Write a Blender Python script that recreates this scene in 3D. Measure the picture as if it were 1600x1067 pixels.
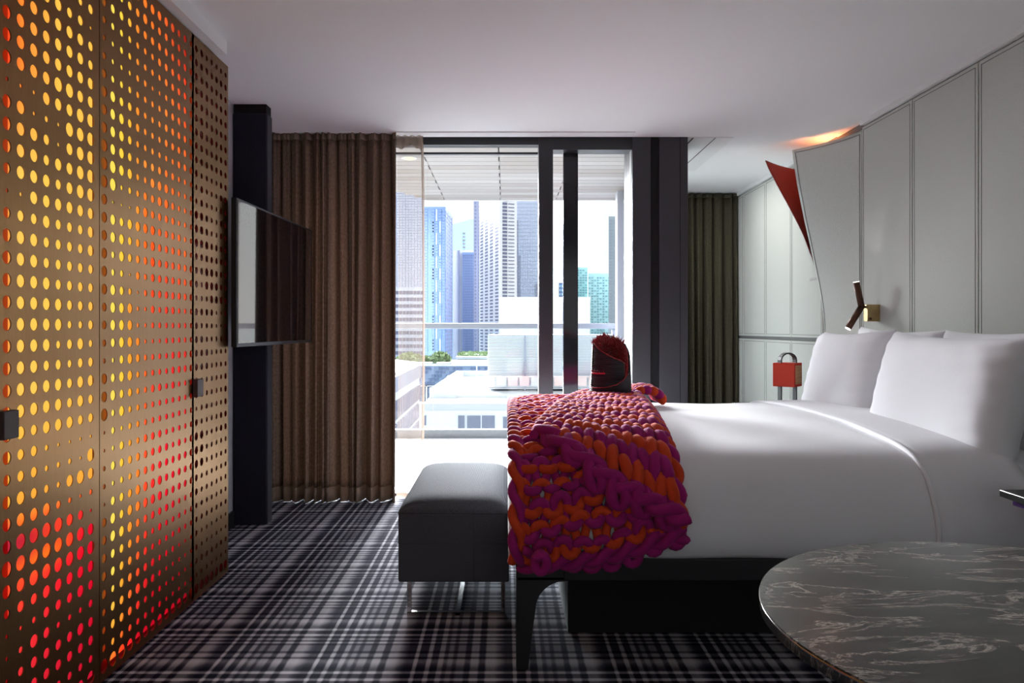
import bpy, bmesh, math, random
from mathutils import Vector, Matrix
random.seed(7)
PI = math.pi
for o in list(bpy.data.objects):
    bpy.data.objects.remove(o, do_unlink=True)
SC = bpy.context.scene
COL = SC.collection
H0 = 1.15            # eye height
CX, CY, F = 790.0, 512.5, 1200.0

def W(px, py, Y):
    """pixel + distance -> world point (used to measure the room)"""
    return Vector(((px - CX) * Y / F, Y, H0 - (py - CY) * Y / F))

# ------------------------------------------------------------------ camera, world, lights, exposure
cam_d = bpy.data.cameras.new('camera')
cam = bpy.data.objects.new('camera', cam_d)
COL.objects.link(cam)
cam.location = (0, 0, H0)
cam.rotation_euler = (PI / 2, 0, 0)
cam_d.sensor_width = 36.0
cam_d.lens = 36.0 * F / 1600.0
cam_d.shift_x = (800 - CX) / 1600.0
cam_d.shift_y = -(533.5 - CY) / 1600.0
cam_d.clip_start = 0.05
cam_d.clip_end = 2000
SC.camera = cam

world = bpy.data.worlds.new('world')
SC.world = world
world.use_nodes = True
bg = world.node_tree.nodes['Background']
bg.inputs['Color'].default_value = (0.93, 0.97, 1.0, 1)
bg.inputs['Strength'].default_value = 1.6

def add_light(name, kind, loc, energy, color=(1, 1, 1), rot=(0, 0, 0), size=None, size_y=None, **kw):
    d = bpy.data.lights.new(name, kind)
    d.energy = energy
    d.color = color
    o = bpy.data.objects.new(name, d)
    COL.objects.link(o)
    o.location = loc
    o.rotation_euler = rot
    if kind == 'AREA':
        d.shape = 'RECTANGLE'
        d.size = size
        d.size_y = size_y or size
    if kind in ('POINT', 'SPOT') and size:
        d.shadow_soft_size = size
    if kind == 'SUN':
        d.angle = size
    for k, v in kw.items():
        setattr(d, k, v)
    return o

# hazy, low daylight coming in over the city
sun_dir = Vector((0.25, -1.0, -0.40)).normalized()
sun = add_light('hazy_sun', 'SUN', (0, 20, 20), 56.0, (0.96, 0.97, 1.0), size=math.radians(42))
sun.rotation_euler = sun_dir.to_track_quat('-Z', 'Y').to_euler()
add_light('alcove_downlight', 'AREA', (1.70, 6.35, 2.44), 9, (1.0, 0.98, 0.93), (0, 0, 0), .25, .9)
# added fill light behind the camera, stands for no lamp or window
add_light('rear_fill_light', 'AREA', (0.3, -2.5, 1.35), 15, (0.97, 1.0, 0.97), (PI / 2, 0, 0), 3.2, 2.0)

vs = SC.view_settings
vs.view_transform = 'Standard'
vs.look = 'None'
vs.gamma = 1.0
vs.use_curve_mapping = False
vs.exposure = 0.0

# ------------------------------------------------------------------ materials
def lin(c):
    c /= 255.0
    return c / 12.92 if c <= 0.04045 else ((c + 0.055) / 1.055) ** 2.4

def rgb(r, g, b):
    return (lin(r), lin(g), lin(b), 1)

class NT:
    def __init__(s, name):
        s.m = bpy.data.materials.new(name)
        s.m.use_nodes = True
        s.t = s.m.node_tree
        s.b = s.t.nodes['Principled BSDF']
        s.out = s.t.nodes['Material Output']
    def n(s, typ, **kw):
        nd = s.t.nodes.new(typ)
        for k, v in kw.items():
            if k.startswith('i_'):
                key = k[2:]
                nd.inputs[int(key) if key.isdigit() else key.replace('_', ' ')].default_value = v
            else:
                setattr(nd, k, v)
        return nd
    def l(s, a, b):
        s.t.links.new(a, b)
    def math(s, op, a, b=None, c=None):
        nd = s.n('ShaderNodeMath', operation=op)
        for i, v in enumerate((a, b, c)):
            if v is None:
                continue
            if isinstance(v, (int, float)):
                nd.inputs[i].default_value = v
            else:
                s.l(v, nd.inputs[i])
        return nd.outputs[0]
    def mix(s, fac, a, b):
        nd = s.n('ShaderNodeMix', data_type='RGBA')
        for i, v in ((0, fac), (6, a), (7, b)):
            if isinstance(v, (int, float, tuple)):
                nd.inputs[i].default_value = v
            else:
                s.l(v, nd.inputs[i])
        return nd.outputs[2]
    def ramp(s, fac, stops, interp='LINEAR'):
        nd = s.n('ShaderNodeValToRGB')
        cr = nd.color_ramp
        cr.interpolation = interp
        while len(cr.elements) < len(stops):
            cr.elements.new(0.5)
        for e, (p, c) in zip(cr.elements, stops):
            e.position = p
            e.color = c if isinstance(c, tuple) else (c, c, c, 1)
        s.l(fac, nd.inputs[0])
        return nd.outputs[0]
    def bump(s, h, strength=0.3, dist=0.002):
        nd = s.n('ShaderNodeBump')
        nd.inputs['Strength'].default_value = strength
        nd.inputs['Distance'].default_value = dist
        s.l(h, nd.inputs['Height'])
        s.l(nd.outputs[0], s.b.inputs['Normal'])

def obj_coord(t, scale=(1, 1, 1)):
    tc = t.n('ShaderNodeTexCoord')
    mp = t.n('ShaderNodeMapping')
    mp.inputs['Scale'].default_value = scale
    t.l(tc.outputs['Object'], mp.inputs[0])
    return mp.outputs[0]

def simple(name, col, rough=0.6, metal=0.0, noise=0.0, nscale=40, bump=0.0, bscale=(1, 1, 1), sheen=0.0, coat=0.0, bdist=0.002, spec=0.5):
    t = NT(name)
    t.b.inputs['Roughness'].default_value = rough
    t.b.inputs['Metallic'].default_value = metal
    t.b.inputs['Specular IOR Level'].default_value = spec
    if sheen:
        t.b.inputs['Sheen Weight'].default_value = sheen
        t.b.inputs['Sheen Roughness'].default_value = 0.5
    if coat:
        t.b.inputs['Coat Weight'].default_value = coat
    co = obj_coord(t, bscale)
    nz = t.n('ShaderNodeTexNoise', i_Scale=nscale, i_Detail=5.0)
    t.l(co, nz.inputs['Vector'])
    k = 1 - noise
    c2 = (col[0] * k, col[1] * k, col[2] * k, 1)
    t.l(t.mix(nz.outputs[0], c2, (min(col[0] * (1 + noise), 1), min(col[1] * (1 + noise), 1), min(col[2] * (1 + noise), 1), 1)), t.b.inputs['Base Color'])
    if bump:
        t.bump(nz.outputs[0], bump, bdist)
    return t.m

def fabric(name, col, scale=600, var=0.25, rough=0.9, bump=0.3, sheen=0.2, spec=0.3, axes=('X', 'Z')):
    """woven cloth: crossed fine threads in object space"""
    t = NT(name)
    t.b.inputs['Roughness'].default_value = rough
    t.b.inputs['Sheen Weight'].default_value = sheen
    t.b.inputs['Specular IOR Level'].default_value = spec
    tc = t.n('ShaderNodeTexCoord')
    sep = t.n('ShaderNodeSeparateXYZ')
    t.l(tc.outputs['Object'], sep.inputs[0])
    a = t.math('SINE', t.math('MULTIPLY', sep.outputs[axes[0]], scale))
    b = t.math('SINE', t.math('MULTIPLY', sep.outputs[axes[1]], scale))
    w = t.math('MULTIPLY', a, b)
    nz = t.n('ShaderNodeTexNoise', i_Scale=scale * 0.25, i_Detail=4.0)
    t.l(tc.outputs['Object'], nz.inputs['Vector'])
    v = t.math('ADD', t.math('MULTIPLY', w, 0.25), nz.outputs[0])
    c = t.ramp(v, [(0.25, (col[0] * (1 - var), col[1] * (1 - var), col[2] * (1 - var), 1)), (0.75, (col[0] * (1 + var), col[1] * (1 + var), col[2] * (1 + var), 1))])
    t.l(c, t.b.inputs['Base Color'])
    t.bump(v, bump, 0.001)
    return t.m

def emit(name, col, strength=1.0):
    t = NT(name)
    t.b.inputs['Base Color'].default_value = col
    t.b.inputs['Emission Color'].default_value = col
    t.b.inputs['Emission Strength'].default_value = strength
    return t.m

def glass(name, tint=(0.97, 0.99, 1.0, 1), gloss=0.08, rough=0.0):
    """thin architectural pane: passes light, mirrors a little more at grazing angles"""
    t = NT(name)
    t.t.nodes.remove(t.b)
    tr = t.n('ShaderNodeBsdfTransparent')
    tr.inputs[0].default_value = tint
    gl = t.n('ShaderNodeBsdfGlossy')
    gl.inputs['Roughness'].default_value = rough
    fr = t.n('ShaderNodeFresnel', i_IOR=1.45)
    mx = t.n('ShaderNodeMixShader')
    t.l(t.math('MINIMUM', t.math('ADD', t.math('MULTIPLY', fr.outputs[0], 0.6), gloss), 1.0), mx.inputs[0])
    t.l(tr.outputs[0], mx.inputs[1])
    t.l(gl.outputs[0], mx.inputs[2])
    t.l(mx.outputs[0], t.out.inputs[0])
    return t.m

M = {}
M['ceiling'] = simple('ceiling_paint', (0.84, 0.84, 0.84), 0.9, noise=0.01)
M['white'] = simple('white_paint', (0.78, 0.78, 0.77), 0.7, noise=0.01)
M['greywall'] = simple('grey_wall_paint', (0.45, 0.46, 0.49), 0.8, noise=0.02)
M['frame'] = simple('charcoal_frame', (0.028, 0.028, 0.033), 0.38, 0.3, noise=0.06)
M['column'] = simple('charcoal_column_cladding', (0.040, 0.038, 0.046), 0.45, 0.2, noise=0.05, nscale=300)
M['black'] = simple('black_gap', (0.004, 0.004, 0.005), 0.8)
M['stile'] = simple('gloss_dark_stile', (0.02, 0.02, 0.024), 0.10, 0.5)
M['navy'] = fabric('navy_upholstery', (0.013, 0.013, 0.026), 900, 0.35, axes=('X', 'Z'))
M['tv'] = simple('tv_plastic', (0.012, 0.012, 0.015), 0.35)
M['screen'] = simple('tv_screen_glass', (0.004, 0.004, 0.008), 0.04, coat=0.6)
M['bedframe'] = simple('dark_bed_frame', (0.008, 0.008, 0.012), 0.5, noise=0.2, nscale=200)
M['linen'] = simple('white_cotton', (0.82, 0.81, 0.84), 0.85, noise=0.015, nscale=8, bump=0.12, sheen=0.1, bdist=0.006, spec=0.2)
M['pillow'] = simple('pillow_cotton', (0.84, 0.83, 0.86), 0.85, noise=0.015, nscale=7, bump=0.25, sheen=0.1, bdist=0.010, spec=0.2)
M['ottoman'] = fabric('charcoal_bench_cloth', (0.085, 0.090, 0.105), 1400, 0.6, bump=0.5, sheen=0.0, spec=0.08)
M['chrome'] = simple('polished_metal', (0.55, 0.52, 0.50), 0.16, 1.0)
M['bronze'] = simple('dark_bronze', (0.10, 0.045, 0.028), 0.45, 0.7, noise=0.3, nscale=150)
M['brassplate'] = simple('aged_brass', (0.45, 0.33, 0.16), 0.35, 0.9, noise=0.15, nscale=60)
M['strap'] = simple('black_leather', (0.012, 0.012, 0.013), 0.5, noise=0.2, nscale=200)
M['redshade'] = simple('red_felt', (0.62, 0.055, 0.03), 0.9, noise=0.15, nscale=300)
M['redpaint'] = simple('dark_red_lacquer', (0.36, 0.006, 0.010), 0.35, noise=0.05)
M['redlining'] = simple('red_lining', (0.30, 0.040, 0.032), 0.8, noise=0.08, nscale=30)
M['purple'] = simple('purple_felt_yarn', (0.37, 0.014, 0.17), 0.85, noise=0.18, nscale=60, bump=0.2, sheen=0.08, bdist=0.003, spec=0.2)
M['orange'] = simple('orange_felt_yarn', (0.66, 0.062, 0.016), 0.85, noise=0.15, nscale=60, bump=0.2, sheen=0.08, bdist=0.003, spec=0.2)
M['ribbed'] = simple('black_ribbed_felt', (0.010, 0.010, 0.015), 0.6, noise=0.2, nscale=100)
M['fur'] = simple('red_fur', (0.36, 0.012, 0.018), 0.7, noise=0.5, nscale=90, sheen=0.3)
M['tan'] = simple('woven_cane', (0.62, 0.38, 0.20), 0.7, noise=0.1)
M['bulb'] = emit('sconce_bulb', rgb(255, 250, 240), 2.2)
M['downlight'] = emit('downlight_lamp', rgb(255, 225, 140), 1.2)
M['purplebox'] = simple('purple_lacquer', (0.09, 0.02, 0.22), 0.4)
M['deck'] = simple('pale_deck_paver', (0.72, 0.71, 0.70), 0.8, noise=0.04, nscale=20)
M['kerb'] = simple('grey_kerb', (0.30, 0.30, 0.31), 0.6, noise=0.03)
M['rail'] = simple('satin_handrail', (0.30, 0.32, 0.36), 0.4, 0.4)
M['plank'] = simple('soffit_plank_a', (0.34, 0.31, 0.29), 0.7, noise=0.05, nscale=5, bscale=(1, 12, 1))
M['plankb'] = simple('soffit_plank_b', (0.295, 0.26, 0.235), 0.7, noise=0.05, nscale=5, bscale=(1, 12, 1))
M['plankc'] = simple('soffit_plank_c', (0.38, 0.35, 0.33), 0.7, noise=0.05, nscale=5, bscale=(1, 12, 1))
M['glass'] = glass('clear_pane', (0.97, 0.985, 0.99, 1), 0.0)
M['railglass'] = glass('balustrade_pane', (0.93, 0.97, 0.98, 1), 0.0)
M['sideglass'] = simple('blue_coated_pane', (0.25, 0.27, 0.45), 0.08, noise=0.12, nscale=3, bscale=(1, 6, .1))

# brushed brass sheet of the wardrobe
t = NT('brushed_bronze_sheet')
co = obj_coord(t, (1, 1, 0.03))
nz = t.n('ShaderNodeTexNoise', i_Scale=260.0, i_Detail=4.0)
t.l(co, nz.inputs['Vector'])
nb = t.n('ShaderNodeTexNoise', i_Scale=2.2, i_Detail=2.0)
t.l(obj_coord(t), nb.inputs['Vector'])
c = t.mix(nz.outputs[0], (0.205, 0.100, 0.029, 1), (0.29, 0.150, 0.046, 1))
t.l(c, t.b.inputs['Base Color'])
t.b.inputs['Metallic'].default_value = 0.96
t.b.inputs['Roughness'].default_value = 0.33
t.bump(nz.outputs[0], 0.08, 0.001)
M['brass'] = t.m

# wall panel cloth
t = NT('pale_grey_woven_cloth')
tc = t.n('ShaderNodeTexCoord')
sep = t.n('ShaderNodeSeparateXYZ')
t.l(tc.outputs['Object'], sep.inputs[0])
a = t.math('SINE', t.math('MULTIPLY', sep.outputs['Y'], 900.0))
b = t.math('SINE', t.math('MULTIPLY', sep.outputs['Z'], 900.0))
nz = t.n('ShaderNodeTexNoise', i_Scale=240.0, i_Detail=5.0)
t.l(tc.outputs['Object'], nz.inputs['Vector'])
v = t.math('ADD', t.math('MULTIPLY', t.math('MULTIPLY', a, b), 0.25), nz.outputs[0])
t.l(t.ramp(v, [(0.25, (0.45, 0.465, 0.43, 1)), (0.8, (0.66, 0.68, 0.635, 1))]), t.b.inputs['Base Color'])
t.b.inputs['Roughness'].default_value = 0.9
t.b.inputs['Specular IOR Level'].default_value = 0.2
t.bump(v, 0.35, 0.001)
M['panel'] = t.m
M['stitch'] = simple('stitch_thread', (0.16, 0.16, 0.155), 0.9)

# curtains
def curtain_mat(name, c1, c2, transl, alpha=1.0):
    t = NT(name)
    tc = t.n('ShaderNodeTexCoord')
    mp = t.n('ShaderNodeMapping')
    mp.inputs['Scale'].default_value = (1, 1, 0.02)
    t.l(tc.outputs['UV'], mp.inputs[0])
    uvs = t.n('ShaderNodeSeparateXYZ')
    t.l(tc.outputs['UV'], uvs.inputs[0])
    st = t.math('SINE', t.math('MULTIPLY', uvs.outputs[0], 900.0))
    nz = t.n('ShaderNodeTexNoise', i_Scale=120.0, i_Detail=3.0)
    t.l(mp.outputs[0], nz.inputs['Vector'])
    v = t.math('ADD', t.math('MULTIPLY', st, 0.18), nz.outputs[0])
    col = t.ramp(v, [(0.25, c1), (0.75, c2)])
    t.t.nodes.remove(t.b)
    d = t.n('ShaderNodeBsdfDiffuse')
    tl = t.n('ShaderNodeBsdfTranslucent')
    t.l(col, d.inputs[0]); t.l(col, tl.inputs[0])
    mx = t.n('ShaderNodeMixShader'); mx.inputs[0].default_value = transl
    t.l(d.outputs[0], mx.inputs[1]); t.l(tl.outputs[0], mx.inputs[2])
    if alpha < 1:
        tr = t.n('ShaderNodeBsdfTransparent'); tr.inputs[0].default_value = (1, 0.97, 0.94, 1)
        m2 = t.n('ShaderNodeMixShader'); m2.inputs[0].default_value = alpha
        t.l(tr.outputs[0], m2.inputs[1]); t.l(mx.outputs[0], m2.inputs[2])
        t.l(m2.outputs[0], t.out.inputs[0])
    else:
        t.l(mx.outputs[0], t.out.inputs[0])
    return t.m
M['curtain'] = curtain_mat('brown_curtain_cloth', (0.16, 0.112, 0.082, 1), (0.30, 0.215, 0.165, 1), 0.30)
M['hem'] = curtain_mat('curtain_hem_cloth', (0.24, 0.175, 0.135, 1), (0.32, 0.24, 0.185, 1), 0.2)
M['sheer'] = curtain_mat('sheer_cloth', (0.34, 0.26, 0.21, 1), (0.42, 0.33, 0.28, 1), 0.4, 0.20)
M['sheerhem'] = curtain_mat('sheer_hem_cloth', (0.26, 0.19, 0.15, 1), (0.34, 0.26, 0.21, 1), 0.4, 0.75)
M['olive'] = curtain_mat('olive_blackout_cloth', (0.050, 0.044, 0.030, 1), (0.085, 0.075, 0.052, 1), 0.05)

# marble
t = NT('dark_veined_marble')
tc = t.n('ShaderNodeTexCoord')
mp = t.n('ShaderNodeMapping')
mp.inputs['Scale'].default_value = (1.0, 2.9, 1.0)
mp.inputs['Rotation'].default_value = (0, 0, 0.12)
t.l(tc.outputs['Object'], mp.inputs[0])
n1 = t.n('ShaderNodeTexNoise', i_Scale=3.3, i_Detail=9.0, i_Roughness=0.66, i_Distortion=0.6)
t.l(mp.outputs[0], n1.inputs['Vector'])
n2 = t.n('ShaderNodeTexNoise', i_Scale=5.5, i_Detail=9.0, i_Roughness=0.6, i_Distortion=1.6)
t.l(mp.outputs[0], n2.inputs['Vector'])
vein = t.math('ABSOLUTE', t.math('SUBTRACT', n1.outputs[0], 0.5))
vein = t.ramp(vein, [(0.0, 0.85), (0.007, 0.3), (0.024, 0.0)])
cloud = t.ramp(n2.outputs[0], [(0.48, 0.0), (0.62, 1.0)])
base = t.mix(cloud, (0.020, 0.022, 0.020, 1), (0.060, 0.058, 0.050, 1))
t.l(t.mix(t.math('MULTIPLY', vein, n2.outputs[0]), base, (0.80, 0.68, 0.60, 1)), t.b.inputs['Base Color'])
t.b.inputs['Roughness'].default_value = 0.22
M['marble'] = t.m

# plaid carpet
t = NT('plaid_carpet')
tc = t.n('ShaderNodeTexCoord')
sep = t.n('ShaderNodeSeparateXYZ')
t.l(tc.outputs['Object'], sep.inputs[0])
def stripes(coord, period, phase, pts):
    f = t.math('FRACT', t.math('DIVIDE', t.math('SUBTRACT', coord, phase), period))
    st = [(min(max(p / period, 0), 1), v) for p, v in pts]
    return t.ramp(f, st)
L_, D_ = 1.0, 0.0
ydef = [(0.0, L_), (0.009, .9), (0.013, D_), (0.028, D_), (0.055, .5), (0.083, .92), (0.104, .75), (0.110, D_), (0.119, D_), (0.127, .7), (0.148, .7), (0.157, D_), (0.167, D_), (0.175, .5), (0.218, .5), (0.226, D_), (0.235, D_), (0.240, .8), (0.250, .8), (0.256, D_), (0.264, D_), (0.270, .7), (0.283, .7), (0.288, D_), (0.301, D_), (0.308, L_), (0.321, L_), (0.327, D_), (0.354, D_), (0.358, L_), (0.365, L_)]
xdef = [(0.0, L_), (0.006, L_), (0.011, D_), (0.036, D_), (0.041, .9), (0.052, .9), (0.058, D_), (0.076, D_), (0.081, .8), (0.094, .8), (0.100, .2), (0.108, .2), (0.114, .6), (0.126, .6), (0.132, .15), (0.139, .15), (0.146, .6), (0.168, .6), (0.175, D_), (0.187, D_), (0.194, .8), (0.216, .8), (0.224, D_), (0.238, D_), (0.246, .9), (0.272, .95), (0.302, .3), (0.312, D_), (0.333, D_), (0.338, L_), (0.341, L_)]
fy = stripes(sep.outputs['Y'], 0.365, 2.563, ydef)
fx = stripes(sep.outputs['X'], 0.341, -0.994, xdef)
tw = t.math('SINE', t.math('MULTIPLY', t.math('ADD', sep.outputs['X'], sep.outputs['Y']), 900.0))
nz = t.n('ShaderNodeTexNoise', i_Scale=420.0, i_Detail=3.0)
t.l(tc.outputs['Object'], nz.inputs['Vector'])
sel = t.math('ADD', t.math('MULTIPLY', tw, 0.18), t.math('MULTIPLY', t.math('SUBTRACT', nz.outputs[0], 0.5), 1.6))
sel = t.math('ADD', sel, 0.5)
sel.node.use_clamp = True
inv = t.math('SUBTRACT', 1.0, sel)
v = t.math('ADD', t.math('MULTIPLY', fx, sel), t.math('MULTIPLY', fy, inv))
cc = t.ramp(v, [(0.08, (0.006, 0.007, 0.019, 1)), (0.42, (0.070, 0.070, 0.098, 1)), (0.90, (0.64, 0.63, 0.68, 1))])
t.l(cc, t.b.inputs['Base Color'])
t.b.inputs['Roughness'].default_value = 0.95
t.b.inputs['Specular IOR Level'].default_value = 0.08
t.bump(nz.outputs[0], 0.4, 0.002)
M['carpet'] = t.m

# ------------------------------------------------------------------ mesh helpers
def box(bm, x0, x1, y0, y1, z0, z1, bev=0.0, seg=2):
    vs_ = [bm.verts.new(p) for p in ((x0, y0, z0), (x1, y0, z0), (x1, y1, z0), (x0, y1, z0), (x0, y0, z1), (x1, y0, z1), (x1, y1, z1), (x0, y1, z1))]
    fs = [bm.faces.new([vs_[i] for i in f]) for f in ((3, 2, 1, 0), (4, 5, 6, 7), (0, 1, 5, 4), (1, 2, 6, 5), (2, 3, 7, 6), (3, 0, 4, 7))]
    if bev:
        es = {e for f in fs for e in f.edges}
        bmesh.ops.bevel(bm, geom=list(es), offset=bev, segments=seg, affect='EDGES', profile=0.5)
    return bm

def B(x0, x1, y0, y1, z0, z1, bev=0.0, seg=2):
    bm = bmesh.new()
    return box(bm, x0, x1, y0, y1, z0, z1, bev, seg)

def tube(bm, pts, r, n=8, closed=False, caps=True, ref=None):
    pts = [Vector(p) for p in pts]
    N = len(pts)
    rr = r if callable(r) else (lambda i: r)
    rings = []
    up = ref
    for i, p in enumerate(pts):
        if closed:
            tg = pts[(i + 1) % N] - pts[i - 1]
        else:
            tg = pts[min(i + 1, N - 1)] - pts[max(i - 1, 0)]
        tg.normalize()
        if up is None:
            up = Vector((0, 0, 1)) if abs(tg.z) < 0.9 else Vector((1, 0, 0))
        a = up - tg * up.dot(tg)
        if a.length < 1e-5:
            a = tg.orthogonal()
        a.normalize()
        up = a
        b = tg.cross(a)
        rad = rr(i)
        rings.append([bm.verts.new(p + (a * math.cos(2 * PI * k / n) + b * math.sin(2 * PI * k / n)) * rad) for k in range(n)])
    M_ = N if closed else N - 1
    for i in range(M_):
        r0, r1 = rings[i], rings[(i + 1) % N]
        for k in range(n):
            f = bm.faces.new((r0[k], r0[(k + 1) % n], r1[(k + 1) % n], r1[k]))
            f.smooth = True
    if caps and not closed:
        bm.faces.new(rings[0][::-1])
        bm.faces.new(rings[-1])
    return bm

def disc_prism(bm, cx, cy, r, z0, z1, n=64, bev=0):
    lo = [bm.verts.new((cx + r * math.cos(2 * PI * k / n), cy + r * math.sin(2 * PI * k / n), z0)) for k in range(n)]
    hi = [bm.verts.new((cx + r * math.cos(2 * PI * k / n), cy + r * math.sin(2 * PI * k / n), z1)) for k in range(n)]
    bm.faces.new(lo[::-1]); top = bm.faces.new(hi)
    for k in range(n):
        f = bm.faces.new((lo[k], lo[(k + 1) % n], hi[(k + 1) % n], hi[k]))
        f.smooth = True
    if bev:
        bmesh.ops.bevel(bm, geom=list(top.edges), offset=bev, segments=3, affect='EDGES', profile=0.5)
    return bm

def prism(bm, poly, z0, z1):
    lo = [bm.verts.new((x, y, z0)) for x, y in poly]
    hi = [bm.verts.new((x, y, z1)) for x, y in poly]
    bm.faces.new(lo[::-1]); bm.faces.new(hi)
    n = len(poly)
    for k in range(n):
        bm.faces.new((lo[k], lo[(k + 1) % n], hi[(k + 1) % n], hi[k]))
    bmesh.ops.recalc_face_normals(bm, faces=bm.faces[:])
    return bm

def grid(bm, fn, nu, nv, smooth=True, uv=None):
    vs_ = [[bm.verts.new(fn(i / nu, j / nv)) for j in range(nv + 1)] for i in range(nu + 1)]
    lay = bm.loops.layers.uv.verify() if uv else None
    for i in range(nu):
        for j in range(nv):
            f = bm.faces.new((vs_[i][j], vs_[i + 1][j], vs_[i + 1][j + 1], vs_[i][j + 1]))
            f.smooth = smooth
            if uv:
                for lp, (a, b) in zip(f.loops, ((i, j), (i + 1, j), (i + 1, j + 1), (i, j + 1))):
                    lp[lay].uv = uv(a / nu, b / nv)
    return vs_

def obj(name, bm, mat, parent=None, smooth=None, solid=0.0, sub=0, kind=None):
    me = bpy.data.meshes.new(name)
    if smooth:
        for f in bm.faces:
            f.smooth = True
    bm.normal_update()
    bm.to_mesh(me)
    bm.free()
    for m in (mat if isinstance(mat, (list, tuple)) else [mat]):
        me.materials.append(M[m] if isinstance(m, str) else m)
    o = bpy.data.objects.new(name, me)
    COL.objects.link(o)
    if parent:
        o.parent = parent
        d = (-parent.matrix_world.translation) if parent.parent is None else Vector((0, 0, 0))
        if parent.type == 'EMPTY':
            o.location = -parent.location
    if solid:
        md = o.modifiers.new('thickness', 'SOLIDIFY'); md.thickness = solid; md.offset = 0
    if sub:
        md = o.modifiers.new('smooth', 'SUBSURF'); md.levels = sub; md.render_levels = sub
    if kind:
        o['kind'] = kind
    return o

def thing(name, label, cat, loc=(0, 0, 0), group=None):
    o = bpy.data.objects.new(name, None)
    o.empty_display_size = 0.05
    COL.objects.link(o)
    o.location = loc
    o['label'] = label
    o['category'] = cat
    if group:
        o['group'] = group
    return o

def tag(o, label, cat, group=None):
    o['label'] = label
    o['category'] = cat
    if group:
        o['group'] = group
    return o

def struct(name, bm, mat, parent=None, label=None, cat='structure', **kw):
    o = obj(name, bm, mat, parent, **kw)
    if parent is None:
        o['kind'] = 'structure'
        if label:
            o['label'] = label
            o['category'] = cat
    return o

# ------------------------------------------------------------------ the room shell
ZC = 2.452
XL, XR = -1.587, 2.254
YW = 5.234
struct('floor', B(XL - .1, XR + .1, -2.6, 5.40, -0.06, 0.0), 'carpet', label='plaid carpet in navy, grey and white running to the window', cat='floor')
cl = struct('ceiling', B(XL - .1, XR + .1, -2.6, YW, ZC, ZC + .25), 'ceiling', label='flat off-white ceiling over bed and carpet', cat='ceiling')
struct('wall_left', B(XL - .1, XL, -2.6, 5.6, 0, ZC + .2), 'greywall', label='grey side wall behind the wardrobe and the navy pillar', cat='wall')
wr = struct('wall_right', B(XR + .012, XR + .15, -2.6, 7.65, 0, ZC + .2), simple('grey_joint', (.20, .20, .195), .9), label='bed wall clad in pale grey stitched cloth panels', cat='wall')
struct('wall_back', B(XL - .1, XR + .1, -2.7, -2.6, 0, ZC + .2), 'greywall', label='wall behind the camera', cat='wall')
struct('baseboard_left', B(XL, XL + .012, 3.65, 5.0, 0, 0.09), 'frame', label='low dark skirting board at the foot of the left wall', cat='baseboard')
# alcove beyond the charcoal column: floor, ceiling, end wall
struct('floor_alcove', B(1.10, XR + .1, 5.40, 7.6, -0.06, 0.0), 'carpet', label='plaid carpet of the alcove behind the bed', cat='floor')
struct('ceiling_alcove', B(1.235, XR + .1, YW, 7.65, ZC + .008, ZC + .25), 'ceiling', label='white ceiling of the alcove beyond the charcoal column', cat='ceiling')
struct('wall_alcove_end', B(1.10, XR + .1, 7.56, 7.70, 0, ZC + .2), 'greywall', label='end wall of the alcove behind the olive curtain', cat='wall')

# slot diffuser in the alcove ceiling
dif = thing('slot_diffuser', 'white ceiling air slot with two thin dark gaps beside the charcoal column', 'vent', (1.38, 5.7, ZC))
obj('diffuser_plate', B(1.255, 1.56, YW + .01, 6.35, ZC - .004, ZC + .009), 'white', dif)
for xx, ww in ((1.275, .010), (1.43, .005)):
    obj('air_gap', B(xx, xx + ww, YW + .01, 6.3, ZC - .0055, ZC - .003), 'black', dif)

# white bulkhead over the wardrobe
struct('trim_1', B(XL, -1.262, -2.5, 3.48, 2.385, ZC), 'white', label='boxed white ceiling bulkhead running along the top of the wardrobe', cat='trim')
# cornice along the bed wall
struct('trim_2', B(XR - .022, XR + .02, -2.5, 4.84, 2.425, ZC), 'white', label='slim pale cornice between bed wall panels and ceiling', cat='trim')
struct('trim_3', B(XR - .022, XR + .02, 5.66, 7.5, 2.425, ZC + .008), 'white', label='slim pale cornice of the alcove wall beyond the curled panel', cat='trim')

# ------------------------------------------------------------------ upholstered wall panels
def wall_panel(y0, y1, z0, z1, stitch=True):
    g = .004
    bm = bmesh.new()
    x1, x0 = XR + .013, XR - .004
    box(bm, x0, x1, y0 + g, y1 - g, z0 + g, z1 - g, .003, 2)
    o = obj('wall_panel', bm, 'panel', wr)
    if stitch:
        b2 = bmesh.new()
        m_ = .022
        w = .0035
        xs = XR - .0052
        a0, a1, c0, c1 = y0 + m_, y1 - m_, z0 + m_, z1 - m_
        for q in ((a0, a0 + w, c0, c1), (a1 - w, a1, c0, c1), (a0, a1, c0, c0 + w), (a0, a1, c1 - w, c1)):
            box(b2, xs, XR - .003, q[0], q[1], q[2], q[3])
        obj('stitching', b2, 'stitch', o)
    return o
seams = [-0.545, 0.055, 0.655, 1.255, 1.855, 2.455, 3.055, 3.655, 4.25, 4.85, 5.45, 6.05, 6.65, 7.26, 7.55]
for i in range(len(seams) - 1):
    a, b = seams[i], seams[i + 1]
    if i != 9:
        wall_panel(a, b, 1.075, 2.42)
    wall_panel(a, b, 0.02 if i != 0 else .02, 1.055, stitch=(i > 8))

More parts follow.
